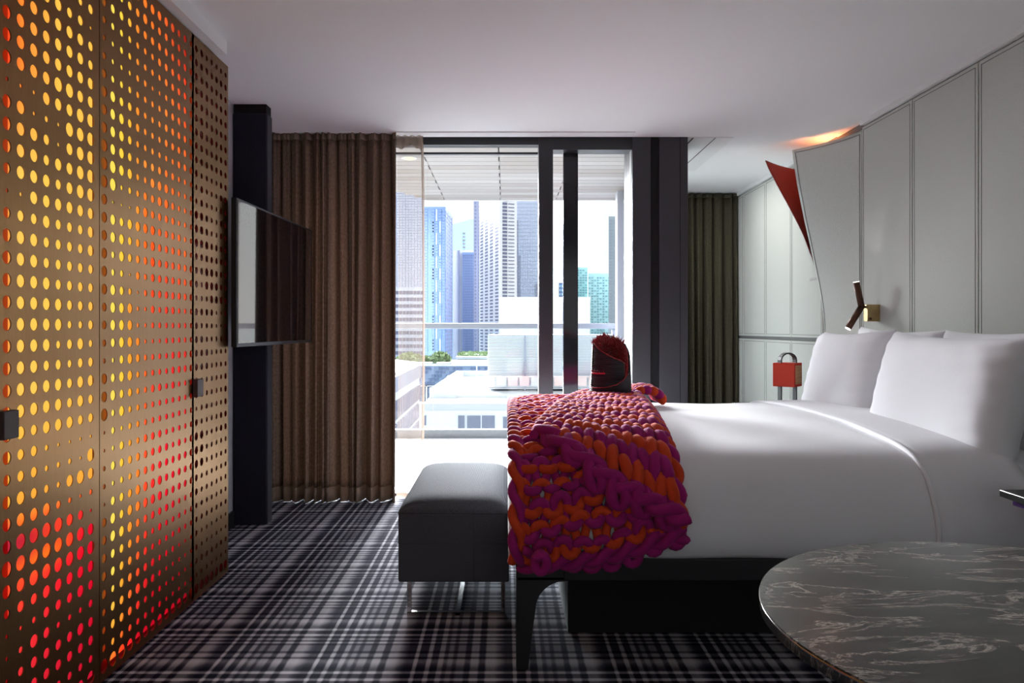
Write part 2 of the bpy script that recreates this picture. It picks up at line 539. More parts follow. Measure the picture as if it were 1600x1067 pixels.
# the curled panel by the column, peeling off the wall near the ceiling
DZ = [(1.075, 0), (1.22, 0.0), (1.378, .023), (1.568, .066), (1.75, .108), (1.92, .15), (2.16, .20), (2.405, .24)]
def interp(tab, v):
    if v <= tab[0][0]:
        return tab[0][1]
    for (a, fa), (b, fb) in zip(tab, tab[1:]):
        if v <= b:
            k = (v - a) / (b - a)
            return fa + (fb - fa) * k
    return tab[-1][1]
def sm(tab, v, w=.06):
    return (interp(tab, v - w) + 2 * interp(tab, v) + interp(tab, v + w)) / 4
peel = thing('curled_wall_panel', 'grey cloth wall panel whose upper corner curls away with glowing red lining', 'wall panel', (XR, 5.15, 1.075))
def peel_fn(off):
    def fn(u, v):
        y = 4.854 + .576 * u
        z = 1.079 + 1.322 * v
        d = sm(DZ, z) * (u ** 1.7)
        return Vector((XR - .004 - d + off, y - d * .12, z))
    return fn
bm = bmesh.new()
grid(bm, peel_fn(0.004), 24, 48)
obj('cloth_face', bm, 'panel', peel, solid=.008)
bm = bmesh.new()
grid(bm, peel_fn(0.012), 24, 48)
obj('red_lining', bm, 'redlining', peel, solid=.005)['label'] = 'red lining on the back of the curl'
bm = bmesh.new()
f0 = peel_fn(-.002)
pts = [f0(.04, .012)] + [f0(.04, v / 30) for v in range(1, 30)] + [f0(.04 + .92 * u / 20, .984) for u in range(21)] + [f0(.96, 1 - v / 30) for v in range(1, 30)] + [f0(.96 - .92 * u / 20, .012) for u in range(20)]
tube(bm, pts, .0018, 4, closed=True)
obj('stitching', bm, 'stitch', peel)
# second red-lined flap showing behind it
flap = thing('red_lined_flap', 'narrow red-lined triangular flap standing out behind the curled grey wall panel', 'wall panel', (XR, 5.6, 1.6))
FX = [(1.50, 2.25), (1.64, 2.20), (1.82, 2.13), (1.973, 2.05), (2.16, 1.945), (2.33, 1.855)]
def flap_fn(off):
    def fn(u, v):
        z = 1.50 + .83 * v
        xf = sm(FX, z, .05)
        hx, hy = XR - .004, 5.68
        ex, ey = xf, 5.50
        x = hx + (ex - hx) * u
        y = hy + (ey - hy) * u + .05 * math.sin(PI * u) * v + off
        return Vector((x, y, z + .04 * u * v - .02 * v))
    return fn
bm = bmesh.new(); grid(bm, flap_fn(0.0), 12, 30)
obj('red_face', bm, 'redlining', flap, solid=.004)
bm = bmesh.new(); grid(bm, flap_fn(.006), 12, 30)
obj('cloth_back', bm, 'panel', flap, solid=.004)
# led behind the curl
led = thing('cove_light', 'hidden orange light strip behind the curled wall panel at the ceiling', 'light', (2.2, 5.2, 2.2))
bm = B(2.238, 2.246, 5.17, 5.40, 2.27, 2.282)
obj('led_strip', bm, emit('led_orange', rgb(255, 120, 50), 4.0), led)
add_light('cove_glow', 'AREA', (2.222, 5.28, 2.31), 1.3, (1.0, 0.36, 0.15), (PI, 0, 0), .035, .22)

# ------------------------------------------------------------------ window wall
struct('column', B(.864, .99, YW, 5.60, 0, ZC + .1, .004), 'column', label='charcoal clad column between balcony door and alcove', cat='column')
bm = B(.985, 1.05, YW + .03, 5.58, 0, ZC + .1)
struct('trim_4', bm, 'black', label='dark recessed groove in the charcoal column', cat='trim')
cfc = B(1.047, 1.243, YW, 5.60, 0, ZC + .1, .004)
struct('trim_5', cfc, 'column', label='wide right face of the charcoal column beside the olive curtain', cat='trim')
struct('trim_6', B(1.188, 1.192, YW - .0015, YW + .01, 0, ZC), 'black', label='thin vertical joint in the charcoal column face', cat='trim')

win = bpy.data.objects.new('window_1', None); COL.objects.link(win); win.location = (-.2, 5.35, 0)
win['kind'] = 'structure'; win['label'] = 'floor to ceiling charcoal framed sliding balcony window'; win['category'] = 'window'
obj('frame_header', B(XL, .864, 5.28, 5.36, 2.41, ZC + .1), 'frame', win)
obj('frame_track', B(-1.4, .23, 5.46, 5.50, 2.385, 2.40), 'frame', win)
obj('mullion', B(.227, .325, 5.26, 5.40, 0, ZC + .05, .003), 'frame', win)
obj('frame_header', B(.32, .90, 5.262, 5.40, 2.372, ZC + .05), 'frame', win)
obj('sash_stile', B(.404, .507, 5.375, 5.43, 0.0, 2.40, .002), 'stile', win)
obj('frame_jamb', B(.861, .867, 5.27, 5.33, 0, 2.40), simple('pale_aluminium', (.6, .6, .62), .35, .6), win)
obj('sill', B(XL, .864, 5.28, 5.46, -0.04, 0.018), 'frame', win)
obj('frame_jamb', B(XL, XL + .06, 5.28, 5.40, 0, ZC), 'frame', win)
obj('glass_pane', B(-1.5, .23, 5.325, 5.331, .018, 2.41), 'glass', win)
obj('glass_pane', B(.5, .853, 5.40, 5.406, .018, 2.375), 'glass', win)

# glazed side wall of the alcove
sw = bpy.data.objects.new('window_2', None); COL.objects.link(sw); sw.location = (1.2, 6.6, 0)
sw['kind'] = 'structure'; sw['label'] = 'blue tinted glass side wall of the balcony beside the column'; sw['category'] = 'window'
obj('glass_pane', B(1.186, 1.196, 5.60, 6.90, .06, 2.40), 'glass', sw)
obj('glass_pane', B(1.178, 1.188, 6.92, 7.54, .06, 2.40), 'sideglass', sw)
obj('glass_pane', B(1.172, 1.178, 7.56, 8.10, .08, 2.42), 'sideglass', sw)
obj('frame_top', B(1.16, 1.235, 5.60, 8.12, 2.40, 2.50), 'frame', sw)
obj('frame_sill', B(1.16, 1.235, 5.60, 7.60, -.02, .06), 'frame', sw)
obj('frame_post', B(1.165, 1.19, 8.10, 8.125, 0, 2.50), 'rail', sw)

# ------------------------------------------------------------------ curtains
def fold_curtain(x0, x1, y, z0, z1, folds, amp, seed, phase=0.0):
    rnd = random.Random(seed)
    n = folds
    cs = [0.0]
    for i in range(n):
        cs.append(cs[-1] + rnd.uniform(.6, 1.45))
    cs = [c / cs[-1] for c in cs]
    amps = [rnd.uniform(.55, 1.2) for _ in range(n + 1)]
    drift = [rnd.uniform(-.3, .3) for _ in range(n + 1)]
    def fn(u, v):
        k = 0
        while k < n - 1 and u > cs[k + 1]:
            k += 1
        tt = (u - cs[k]) / (cs[k + 1] - cs[k])
        low = 1 - v
        a = amp * (amps[k] * (1 - tt) + amps[k + 1] * tt) * (.55 + .75 * low)
        dr = (drift[k] * (1 - tt) + drift[k + 1] * tt) * low * (x1 - x0) / n * .8 * math.sin(PI * min(1, u * 6 if u < .5 else (1 - u) * 6) / 2)
        yy = y - a * math.cos(2 * PI * tt) + .3 * a * math.sin(4 * PI * tt + k)
        xx = x0 + (x1 - x0) * u + dr + .010 * math.sin(2 * PI * tt)
        return Vector((xx, yy, z0 + (z1 - z0) * v))
    return fn

ct = thing('curtain', 'long brown pleated curtain hanging left of the balcony window', 'curtain', (-1.15, 5.14, 0))
fn = fold_curtain(-1.583, -.725, 5.12, .10, 2.40, 13, .052, 3)
bm = bmesh.new(); grid(bm, fn, 380, 40, uv=lambda u, v: (u * 1.6, v)); obj('cloth', bm, 'curtain', ct, solid=.002)
def hemfn(u, v):
    p = fn(u, 0); q = p.copy(); q.z = .003 + .097 * v; return q
bm = bmesh.new(); grid(bm, hemfn, 380, 2, uv=lambda u, v: (u * 1.6, v)); obj('hem', bm, 'hem', ct, solid=.004)
def headfn(u, v):
    p = fn(u, 1); p.z = 2.40 + .045 * v; p.y += .006 * math.sin(u * 400); return p
bm = bmesh.new(); grid(bm, headfn, 380, 2, uv=lambda u, v: (u * 1.6, v)); obj('heading_tape', bm, 'hem', ct, solid=.004)
obj('curtain_track', B(XL, .86, 5.09, 5.15, ZC - .008, ZC + .03), 'white', ct)

sh = thing('sheer_curtain', 'single pulled out sheet of see-through brown sheer beside the pleated curtain', 'curtain', (-.65, 5.17, 0))
def sheerfn(u, v):
    return Vector((-.735 + .172 * u + .012 * math.sin(v * 3), 5.17 + .012 * math.sin(u * 7 + v), .03 + 2.36 * v))
bm = bmesh.new(); grid(bm, sheerfn, 20, 30, uv=lambda u, v: (u * .3, v)); obj('sheer_cloth', bm, 'sheer', sh)
bm = bmesh.new()
grid(bm, lambda u, v: sheerfn(.95 + .10 * u, v) + Vector((0, -.003 - .012 * math.sin(PI * u), 0)), 6, 30, uv=lambda u, v: (u * .1, v))
obj('side_hem', bm, 'sheerhem', sh)
bm = bmesh.new()
grid(bm, lambda u, v: Vector((-.735 + .18 * u, 5.165 - .012 * math.sin(u * 24), 2.365 + .08 * v - .012 * math.sin(u * 9) * (1 - v))), 40, 4, uv=lambda u, v: (u * .3, v))
obj('heading_tape', bm, 'sheerhem', sh)
bm = bmesh.new()
grid(bm, lambda u, v: Vector((-.735 + .172 * u, 5.165 + .012 * math.sin(u * 7), .008 + .035 * v)), 20, 2, uv=lambda u, v: (u * .3, v))
obj('bottom_hem', bm, 'sheerhem', sh)

oc = thing('alcove_curtain', 'dark olive blackout curtain hanging at the end of the alcove', 'curtain', (1.75, 7.45, 0))
fn = fold_curtain(1.22, 2.235, 7.44, .02, 2.41, 11, .05, 11)
bm = bmesh.new(); grid(bm, fn, 240, 20, uv=lambda u, v: (u * 1.6, v)); obj('cloth', bm, 'olive', oc, solid=.003)
bm = bmesh.new(); grid(bm, lambda u, v: fn(u, 1) + Vector((0, 0, .04 * v)), 240, 2, uv=lambda u, v: (u * 1.6, v)); obj('heading_tape', bm, 'olive', oc, solid=.003)

# ------------------------------------------------------------------ wardrobe
XF = -1.305
PZ, PZ0 = .0584, 1.160
def S(s):
    return [int(ch) for ch in s]
P1 = [
 '666666' '666266665256666'[:0] + '666666' + '666' * 0,
]
def colstr(top, pos, neg):
    """top: rows 20..15, pos: rows 14..0, neg: rows -1..-19"""
    s = top + pos + neg
    assert len(s) == 40, (len(s), top, pos, neg)
    return S(s)
panel1 = [
 colstr('666666', '666266652566666', '6666665666764222346'),
 colstr('666666', '666266662566666', '6666655667765234446'),
 colstr('665566', '666226666566666', '6666555567775365556'),
 colstr('665566', '666635566655666', '6566633467776555556'),
 colstr('665566', '667622656555566', '4566623347776535546'),
 colstr('665556', '667676666555554', '5455623636776535546'),
 colstr('666456', '666777776555554', '6566522725776636546'),
 colstr('666525', '566777776665555', '4565527632676545547'),
]
panel2 = [
 colstr('555434', '566677766666655', '4366722332555554448'),
 colstr('555433', '466667726644666', '5356443535665545548'),
 colstr('545443', '456666325664566', '6565635545565555548'),
 colstr('555443', '455556426552466', '6665444545665555547'),
 colstr('555444', '455444456555233', '5544444556655556547'),
 colstr('665444', '444454566554433'[:15], '3444445556655556447'),
 colstr('655443', '444456556665554', '3445445556654455447'),
 colstr('655543', '444456655555544', '3445445556655444447'),
 colstr('655554', '555456655555554', '4444444555554443337'),
 colstr('655555', '555455555555554', '4555444455554443337'),
 colstr('555555', '555544445555544', '4554444555544433337'),
 colstr('555555', '555544444555544', '4554444455544433337'),
 colstr('445555', '555544444455544', '4554444555544433337'),
]
panel3 = [
 colstr('555555', '555544666555455', '5555535666554444437'),
 colstr('555555', '655455666554454', '5554544666444433437'),
 colstr('455555', '555444556566454', '4554444444444433437'),
 colstr('455555', '655444445566654', '4444444444444433437'),
 colstr('455555', '555444445556633', '4444444444444433437'),
 colstr('455555', '555555555555633', '4444445544444433437'),
 colstr('455555', '555555555555554', '4445555544444433437'),
]
wd = thing('wardrobe', 'tall perforated bronze wardrobe glowing yellow, orange and red through its round holes', 'wardrobe', (-1.45, 2.4, 0))
def perforated_door(y0, y1, yc0, pitch, cols, nseg=16):
    bm = bmesh.new()
    zb, zt = .008, 2.378
    half_z = PZ / 2
    zrow = [PZ0 + PZ * (20 - i) for i in range(40)]
    def q(a, b, c, d):
        return bm.faces.new([bm.verts.new(p) for p in (a, b, c, d)])
    for ci, col in enumerate(cols):
        yc = yc0 + ci * pitch
        for zi, dgt in zip(zrow, col):
            r = dgt * PZ * .101 / 2
            ring, outer, back = [], [], []
            for k in range(nseg):
                a = 2 * PI * k / nseg
                c_, s_ = math.cos(a), math.sin(a)
                m_ = max(abs(c_), abs(s_))
                ring.append(bm.verts.new((XF, yc + r * c_, zi + r * s_)))
                back.append(bm.verts.new((XF - .003, yc + r * c_, zi + r * s_)))
                outer.append(bm.verts.new((XF, yc + pitch / 2 * c_ / m_, zi + half_z * s_ / m_)))
            for k in range(nseg):
                k2 = (k + 1) % nseg
                bm.faces.new((ring[k], outer[k], outer[k2], ring[k2]))
                bm.faces.new((ring[k], ring[k2], back[k2], back[k]))
    ya, yb = yc0 - pitch / 2, yc0 + (len(cols) - .5) * pitch
    za, zb2 = zrow[-1] - half_z, zrow[0] + half_z
    for (a, b, c, d) in ((y0, ya, zb, zt), (yb, y1, zb, zt), (ya, yb, zb, za), (ya, yb, zb2, zt)):
        q((XF, a, c), (XF, b, c), (XF, b, d), (XF, a, d))
    # turned-in edges of the sheet
    for yy in (y0, y1):
        q((XF, yy, zb), (XF, yy, zt), (XF - .012, yy, zt), (XF - .012, yy, zb))
    q((XF, y0, zb), (XF, y1, zb), (XF - .012, y1, zb), (XF - .012, y0, zb))
    q((XF, y0, zt), (XF, y1, zt), (XF - .012, y1, zt), (XF - .012, y0, zt))
    return obj('door', bm, 'brass', wd)
d0 = perforated_door(1.228, 1.958, 1.287, .0575, [panel2[i % 12] for i in range(11)])
d1 = perforated_door(1.962, 2.466, 2.010, .0581, panel1)
d2 = perforated_door(2.470, 3.194, 2.497, .0574, panel2)
d3 = perforated_door(3.198, 3.612, 3.241, .0563, panel3)
for d_, ya, yb, z0, z1 in ((d1, 1.966, 2.026, .862, .935), (d3, 3.20, 3.262, .862, .935)):
    obj('door_handle', B(XF, XF + .022, ya, yb, z0, z1, .002), simple('brown_leather_pull', (.075, .045, .038), .6, noise=.2, nscale=80), d_)['label'] = 'small brown block handle'
# carcass
bm = bmesh.new()
box(bm, -1.575, -1.341, 1.225, 3.608, .008, 2.378)
obj('carcass', bm, 'redpaint', wd)
bm = bmesh.new()
for ya, yb in ((1.225, 1.240), (3.596, 3.610)):
    box(bm, -1.341, XF - .004, ya, yb, .008, 2.378)
box(bm, -1.341, XF - .004, 1.24, 3.596, .002, .010)
box(bm, -1.341, XF - .004, 1.24, 3.596, 2.372, 2.378)
obj('side_lining', bm, 'redpaint', wd)
# backlit panels, colour drifts from yellow to red across each
def interp2(tab, x):
    for (a, ca), (b, cb) in zip(tab, tab[1:]):
        if x <= b:
            k = max(0, (x - a) / (b - a))
            return tuple(p + (q_ - p) * k for p, q_ in zip(ca, cb))
    return tab[-1][1]
def col1(c, k):
    c = min(max(c, 0), 7)
    top = interp2([(0, (255, 68, 35)), (1, (255, 142, 52)), (2, (255, 165, 66)), (4, (255, 200, 80)), (7, (255, 200, 82))], c)
    mid = interp2([(0, (255, 158, 70)), (.9, (255, 208, 92)), (4, (255, 205, 82)), (7, (255, 194, 82))], c)
    low8 = (255, 172, 62)
    r9 = interp2([(0, (255, 90, 62)), (1, (255, 118, 40)), (4, (255, 98, 45)), (7, (255, 70, 48))], c)
    r10 = interp2([(0, (190, 40, 62)), (1.5, (205, 34, 50)), (3, (238, 62, 42)), (5, (255, 66, 44)), (7, (225, 24, 50))], c)
    r11 = interp2([(0, (255, 84, 42)), (3, (255, 128, 32)), (4.5, (255, 95, 35)), (6, (240, 30, 45)), (7, (235, 12, 42))], c)
    r12 = interp2([(0, (255, 76, 45)), (2, (255, 64, 45)), (4, (248, 34, 45)), (7, (225, 12, 42))], c)
    r14 = interp2([(0, (246, 60, 55)), (2, (242, 44, 52)), (7, (215, 14, 46))], c)
    r19 = (195, 20, 50)
    return interp2([(-20, r19), (-15, r14), (-12.2, r12), (-11.1, r11), (-10.3, r10), (-9.7, r10), (-9.2, r9), (-8.4, low8), (-6, (255, 190, 70)), (-3, mid), (7, mid), (12, top), (21, top)], k)
def col2(c, k):
    yel = (255, 228, 92) if k > -14 else interp2([(-20, (255, 60, 30)), (-18, (255, 165, 55)), (-14, (255, 228, 92))], k)
    c2 = interp2([(-19, (255, 60, 32)), (-17, (255, 150, 48)), (-12, (255, 205, 62)), (20, (255, 220, 75))], k)
    c3 = interp2([(-19, (240, 30, 40)), (-17, (255, 95, 45)), (-13, (255, 150, 48)), (-3, (255, 172, 48)), (1, (255, 152, 50)), (5, (255, 195, 60)), (20, (255, 190, 66))], k)
    c4 = interp2([(-19, (210, 10, 35)), (-16, (255, 62, 42)), (-11, (255, 130, 42)), (-2, (255, 150, 42)), (1, (255, 120, 50)), (6, (255, 155, 50)), (20, (255, 140, 50))], k)
    c5 = interp2([(-19, (200, 8, 35)), (-11, (255, 72, 44)), (-2, (255, 108, 42)), (0, (255, 100, 48)), (6, (255, 112, 32)), (10, (255, 150, 60)), (20, (255, 128, 44))], k)
    c6 = interp2([(-19, (190, 5, 32)), (-8, (255, 55, 46)), (-1, (250, 72, 44)), (3, (255, 72, 32)), (6, (255, 98, 32)), (10, (255, 160, 66)), (20, (252, 122, 42))], k)
    c8 = interp2([(-19, (205, 8, 32)), (-8, (240, 18, 45)), (0, (235, 52, 44)), (4, (250, 82, 42)), (8, (255, 112, 42)), (14, (255, 142, 58)), (20, (240, 100, 45))], k)
    c11 = interp2([(-19, (150, 8, 25)), (-8, (215, 28, 44)), (0, (232, 56, 42)), (5, (250, 112, 46)), (12, (250, 112, 48)), (17, (235, 70, 40)), (20, (150, 30, 25))], k)
    return interp2([(0, yel), (1.1, yel), (2, c2), (3, c3), (4, c4), (5, c5), (6, c6), (8, c8), (11, c11), (13, c11)], c)
def backlight(y0, y1, colf, yc0, pitch, nu):
    bm = bmesh.new()
    z0, z1 = .036, 2.366
    nv = 96
    lay = bm.loops.layers.float_color.new('glow')
    rows = []
    for i in range(nu + 1):
        rows.append([bm.verts.new((XF - .020, y0 + (y1 - y0) * i / nu, z0 + (z1 - z0) * j / nv)) for j in range(nv + 1)])
    def cc_(v):
        # seen slightly through the sheet, so measured hole position = surface position / 1.015
        y = v.co.y / 1.0153
        z = H0 + (v.co.z - H0) / 1.0153
        r, g, b = colf((y - yc0) / pitch, (z - PZ0) / PZ)
        return (lin(r), lin(g), lin(b), 1)
    for i in range(nu):
        for j in range(nv):
            f = bm.faces.new((rows[i][j], rows[i + 1][j], rows[i + 1][j + 1], rows[i][j + 1]))
            for lp in f.loops:
                lp[lay] = cc_(lp.vert)
    bm2 = bm
    return bm2
t = NT('backlit_film')
at = t.n('ShaderNodeAttribute', attribute_name='glow')
t.l(at.outputs[0], t.b.inputs['Emission Color'])
t.b.inputs['Emission Strength'].default_value = 1.0
t.b.inputs['Base Color'].default_value = (.02, .01, .01, 1)
t.b.inputs['Specular IOR Level'].default_value = 0.0
M['film'] = t.m
obj('backlight_panel', backlight(2.044, 2.462, col1, 2.010, .0581, 28), 'film', wd)
obj('backlight_panel', backlight(2.563, 3.198, col2, 2.497, .0574, 44), 'film', wd)
obj('backlight_panel', backlight(1.34, 1.90, lambda c, k: col2(c, k), 1.287, .0575, 36), 'film', wd)

# ------------------------------------------------------------------ pillar and television
pl = thing('upholstered_pillar', 'dark navy cloth covered pillar standing behind the television', 'pillar', (-1.485, 4.5, 0))
obj('padded_front', B(-1.587, -1.384, 4.46, 4.56, 0.006, 2.40, .012, 3), 'navy', pl)
obj('top_cap', B(-1.58, -1.392, 4.468, 4.555, 2.38, ZC), 'black', pl)
obj('seam', B(-1.497, -1.494, 4.4585, 4.462, 0.01, 2.395), 'black', pl)
tv = thing('television', 'flat wall mounted television facing the bed from the navy pillar', 'television', (-1.26, 4.2, 1.06))
obj('tv_casing', B(-1.285, -1.257, 3.592, 4.80, 1.060, 1.762, .004), 'tv', tv)
obj('screen', B(-1.258, -1.2555, 3.604, 4.788, 1.078, 1.750), 'screen', tv)
bm = bmesh.new()
box(bm, -1.3, -1.285, 4.05, 4.35, 1.26, 1.56)
box(bm, -1.40, -1.30, 4.30, 4.36, 1.36, 1.46)
box(bm, -1.42, -1.39, 4.30, 4.47, 1.36, 1.46)
obj('wall_bracket', bm, 'tv', tv)
tv.rotation_euler.z = -math.radians(2.4)
tv.location = (-1.235, 4.2, 1.06)

# ------------------------------------------------------------------ bench
bn = thing('bench', 'charcoal cloth bench with chrome sled legs at the foot of the bed', 'bench', (-.205, 3.5, 0))
X0, X1, Y0, Y1 = -.429, .014, 3.063, 4.01
bm = B(X0, X1, Y0, Y1, .135, .412, .008, 2)
obj('upholstered_box', bm, 'ottoman', bn)
def cushion(u, v):
    a, b = 2 * u - 1, 2 * v - 1
    e = (1 - abs(a) ** 5) * (1 - abs(b) ** 9)
    return Vector(((X0 + X1) / 2 + a * (X1 - X0) / 2, (Y0 + Y1) / 2 + b * (Y1 - Y0) / 2, .412 + .056 * max(e, 0) ** .5))
bm = bmesh.new()
def warp(u):
    return .5 - .5 * math.cos(PI * u)
grid(bm, lambda u, v: cushion(warp(u), warp(v)), 30, 40)
obj('seat_cushion', bm, 'ottoman', bn)
bm = bmesh.new()
for z in (.412, .292):
    tube(bm, [(X0 - .001, Y0 - .001, z), (X1 + .001, Y0 - .001, z), (X1 + .001, Y1 + .001, z), (X0 - .001, Y1 + .001, z)], .0022 if z > .4 else .0012, 6, closed=True)
tube(bm, [((X0 + X1) / 2 + .08, Y0 - .0005, .412), ((X0 + X1) / 2 + .08, Y0 - .0005, .14)], .0012, 5)
obj('piping', bm, 'ottoman', bn)
for yy in (Y0 + .01, Y1 - .03):
    bm = bmesh.new()
    box(bm, -.394, -.378, yy, yy + .02, .012, .136)
    box(bm, -.018, -.002, yy, yy + .02, .012, .136)
    box(bm, -.394, -.002, yy, yy + .02, 0, .014)
    obj('leg', bm, 'chrome', bn)
obj('stretcher', B(-.202, -.182, Y0 + .01, Y1 - .01, 0, .012), 'chrome', bn)

# ------------------------------------------------------------------ bed
PROF = [(2.600, .368), (2.572, .40), (2.566, .44), (2.574, .49), (2.592, .535), (2.618, .59), (2.65, .635), (2.70, .672), (2.76, .695), (2.86, .712), (2.99, .722), (3.2, .736), (3.4, .743), (3.8, .745), (4.2, .732), (4.4, .718), (4.52, .702), (4.60, .67), (4.645, .62), (4.66, .54), (4.66, .44), (4.64, .37)]
def smooth_poly(P, it=2):
    for _ in range(it):
        Q = [P[0]]
        for a, b in zip(P, P[1:]):
            Q.append((a[0] * .75 + b[0] * .25, a[1] * .75 + b[1] * .25))
            Q.append((a[0] * .25 + b[0] * .75, a[1] * .25 + b[1] * .75))
        Q.append(P[-1])
        P = Q
    return P
PR = smooth_poly(PROF, 2)
cum = [0]
for a, b in zip(PR, PR[1:]):
    cum.append(cum[-1] + math.hypot(a[0] - b[0], a[1] - b[1]))
LEN = cum[-1]
def prof(s):
    """arc length from the near hem -> (Y, Z, nY, nZ)"""
    s = min(max(s, 0), LEN - 1e-6)
    lo, hi = 0, len(cum) - 1
    while hi - lo > 1:
        m_ = (lo + hi) // 2
        if cum[m_] <= s:
            lo = m_
        else:
            hi = m_
    k = (s - cum[lo]) / max(cum[lo + 1] - cum[lo], 1e-9)
    a, b = PR[lo], PR[lo + 1]
    return a[0] + (b[0] - a[0]) * k, a[1] + (b[1] - a[1]) * k
def prof_n(s):
    a = prof(s - .03); b = prof(s + .03)
    dy, dz = b[0] - a[0], b[1] - a[1]
    l_ = math.hypot(dy, dz) or 1
    return -dz / l_, dy / l_
def s_at_z(z):
    for i in range(1, len(PR)):
        a, b = PR[i - 1][1], PR[i][1]
        if b >= z > a - 1e-9:
            return cum[i - 1] + (cum[i] - cum[i - 1]) * max(0, (z - a) / (b - a))
    return cum[-1]
def s_at_y(y):
    for i, (yy, zz) in enumerate(PR):
        if i > 12 and yy >= y:
            return cum[i]
    return cum[-1]

bed = thing('bed', 'large double bed with dark frame and curved front leg against the panelled wall', 'bed', (1.1, 3.6, 0))
bm = bmesh.new()
box(bm, .036, 2.2, 2.585, 2.65, .296, .374, .006)
box(bm, .036, 2.2, 4.57, 4.635, .296, .374, .006)
box(bm, .036, .10, 2.60, 4.62, .296, .374, .006)
obj('side_rail', bm, 'bedframe', bed)
obj('rail_joint', B(.196, .199, 2.583, 2.59, .298, .372), 'black', bed)
def curved_leg(sy, x_in=1):
    # front outline of the leg with a curved gusset up to the rail
    P = [(.036, 0.0), (.075, 0.0)]
    P += [(.078, .02), (.092, .14), (.101, .20)]
    for k in range(9):
        a = PI - (PI / 2) * k / 8
        P.append((.101 + .095 + .095 * math.cos(a), .20 + .097 * math.sin(a)))
    P += [(.196, .30), (.196, .31), (.036, .31)]
    bm = bmesh.new()
    y0, y1 = (2.585, 2.645) if sy > 0 else (4.575, 4.635)
    lo = [bm.verts.new((x, y0, z)) for x, z in P]
    hi = [bm.verts.new((x, y1, z)) for x, z in P]
    bm.faces.new(lo); bm.faces.new(hi[::-1])
    n = len(P)
    for k in range(n):
        bm.faces.new((lo[k], lo[(k + 1) % n], hi[(k + 1) % n], hi[k]))
    bmesh.ops.recalc_face_normals(bm, faces=bm.faces[:])
    return bm
obj('leg', curved_leg(1), 'bedframe', bed)
obj('leg', curved_leg(-1), 'bedframe', bed)
obj('leg', B(2.12, 2.19, 2.59, 2.65, 0, .30), 'bedframe', bed)
obj('leg', B(2.12, 2.19, 4.57, 4.63, 0, .30), 'bedframe', bed)
obj('plinth', B(.235, 2.15, 2.90, 4.40, 0, .31), 'black', bed)
obj('mattress', B(.09, 2.19, 2.66, 4.59, .31, .62, .04, 4), 'linen', bed)

duv = thing('duvet', 'smooth white duvet covering the bed with a turned back top', 'duvet', (.8, 3.6, .36))
def duvet_fn(x0, x1, thick, s0, s1, foot):
    def fn(u, v):
        s = s0 + (s1 - s0) * v
        y, z = prof(s)
        ny, nz = prof_n(s)
        if foot:
            # u<.22 : drop at the foot end
            if u < .22:
                a = u / .22
                q = math.sin(PI / 2 * min(1, a * 1.0)) ** .55
                x = x0 + .012 * math.sin(PI * a) * -1 + .10 * (1 - math.cos(PI / 2 * a)) ** 1.6
                x = x0 + .11 * a ** 3.2
                q = min(1, (1 - (1 - a) ** 2.2))
            else:
                a = (u - .22) / .78
                x = x0 + .11 + (x1 - x0 - .11) * a
                q = 1
            zz = .368 + (z - .368) * q
            cy = 3.6
            ins = (1 - q) * 0.0 + (.11 - min(x - x0, .11)) * .28
            y = y + (ins if y < cy else -ins)
            z = zz
        else:
            x = x0 + (x1 - x0) * u
        lump = .004 * math.sin(x * 9 + y * 2.3) * math.sin(y * 5 + x) if z > .6 else .002 * math.sin(x * 14)
        return Vector((x, y + ny * (thick + lump), z + nz * (thick + lump)))
    return fn
bm = bmesh.new(); grid(bm, duvet_fn(.012, 1.80, 0, 0, LEN, True), 90, 90)
obj('duvet_body', bm, 'linen', duv, solid=.006)
def fold_fn(u, v):
    y, z = prof(LEN * v)
    ny, nz = prof_n(LEN * v)
    x = 1.443 + .345 * u
    th = .016 * min(1, (u * 14)) ** .5 + .005 * math.sin(u * 3)
    if u > .9:
        th *= max(0, (1 - u) / .1) ** .5
    lean = .012 * math.sin(PI * v)
    return Vector((x + lean, y + ny * (th - .002), z + nz * (th - .002)))
bm = bmesh.new(); grid(bm, fold_fn, 40, 90)
obj('turned_back_fold', bm, 'linen', duv, solid=.004)
bm = bmesh.new()
pts = []
for k in range(91):
    y, z = prof(LEN * k / 90); ny, nz = prof_n(LEN * k / 90)
    pts.append((1.444 + .012 * math.sin(PI * k / 90), y + ny * .010, z + nz * .010))
tube(bm, pts, .009, 8)
obj('fold_edge', bm, 'linen', duv)
# fitted sheet under the pillows
bm = bmesh.new()
def sheet_fn(u, v):
    y, z = prof(LEN * v); ny, nz = prof_n(LEN * v)
    x = 1.77 + .43 * u
    wr_ = .006 * math.sin(v * 90 + u * 6) * (1 if v < .25 else .2)
    return Vector((x, y + ny * (-.018 + wr_), z + nz * (-.03 + wr_)))
grid(bm, sheet_fn, 20, 140)
tag(obj('bed_sheet', bm, 'linen', None, solid=.004), 'creased white under sheet at the head of the bed beneath the pillows', 'sheet')

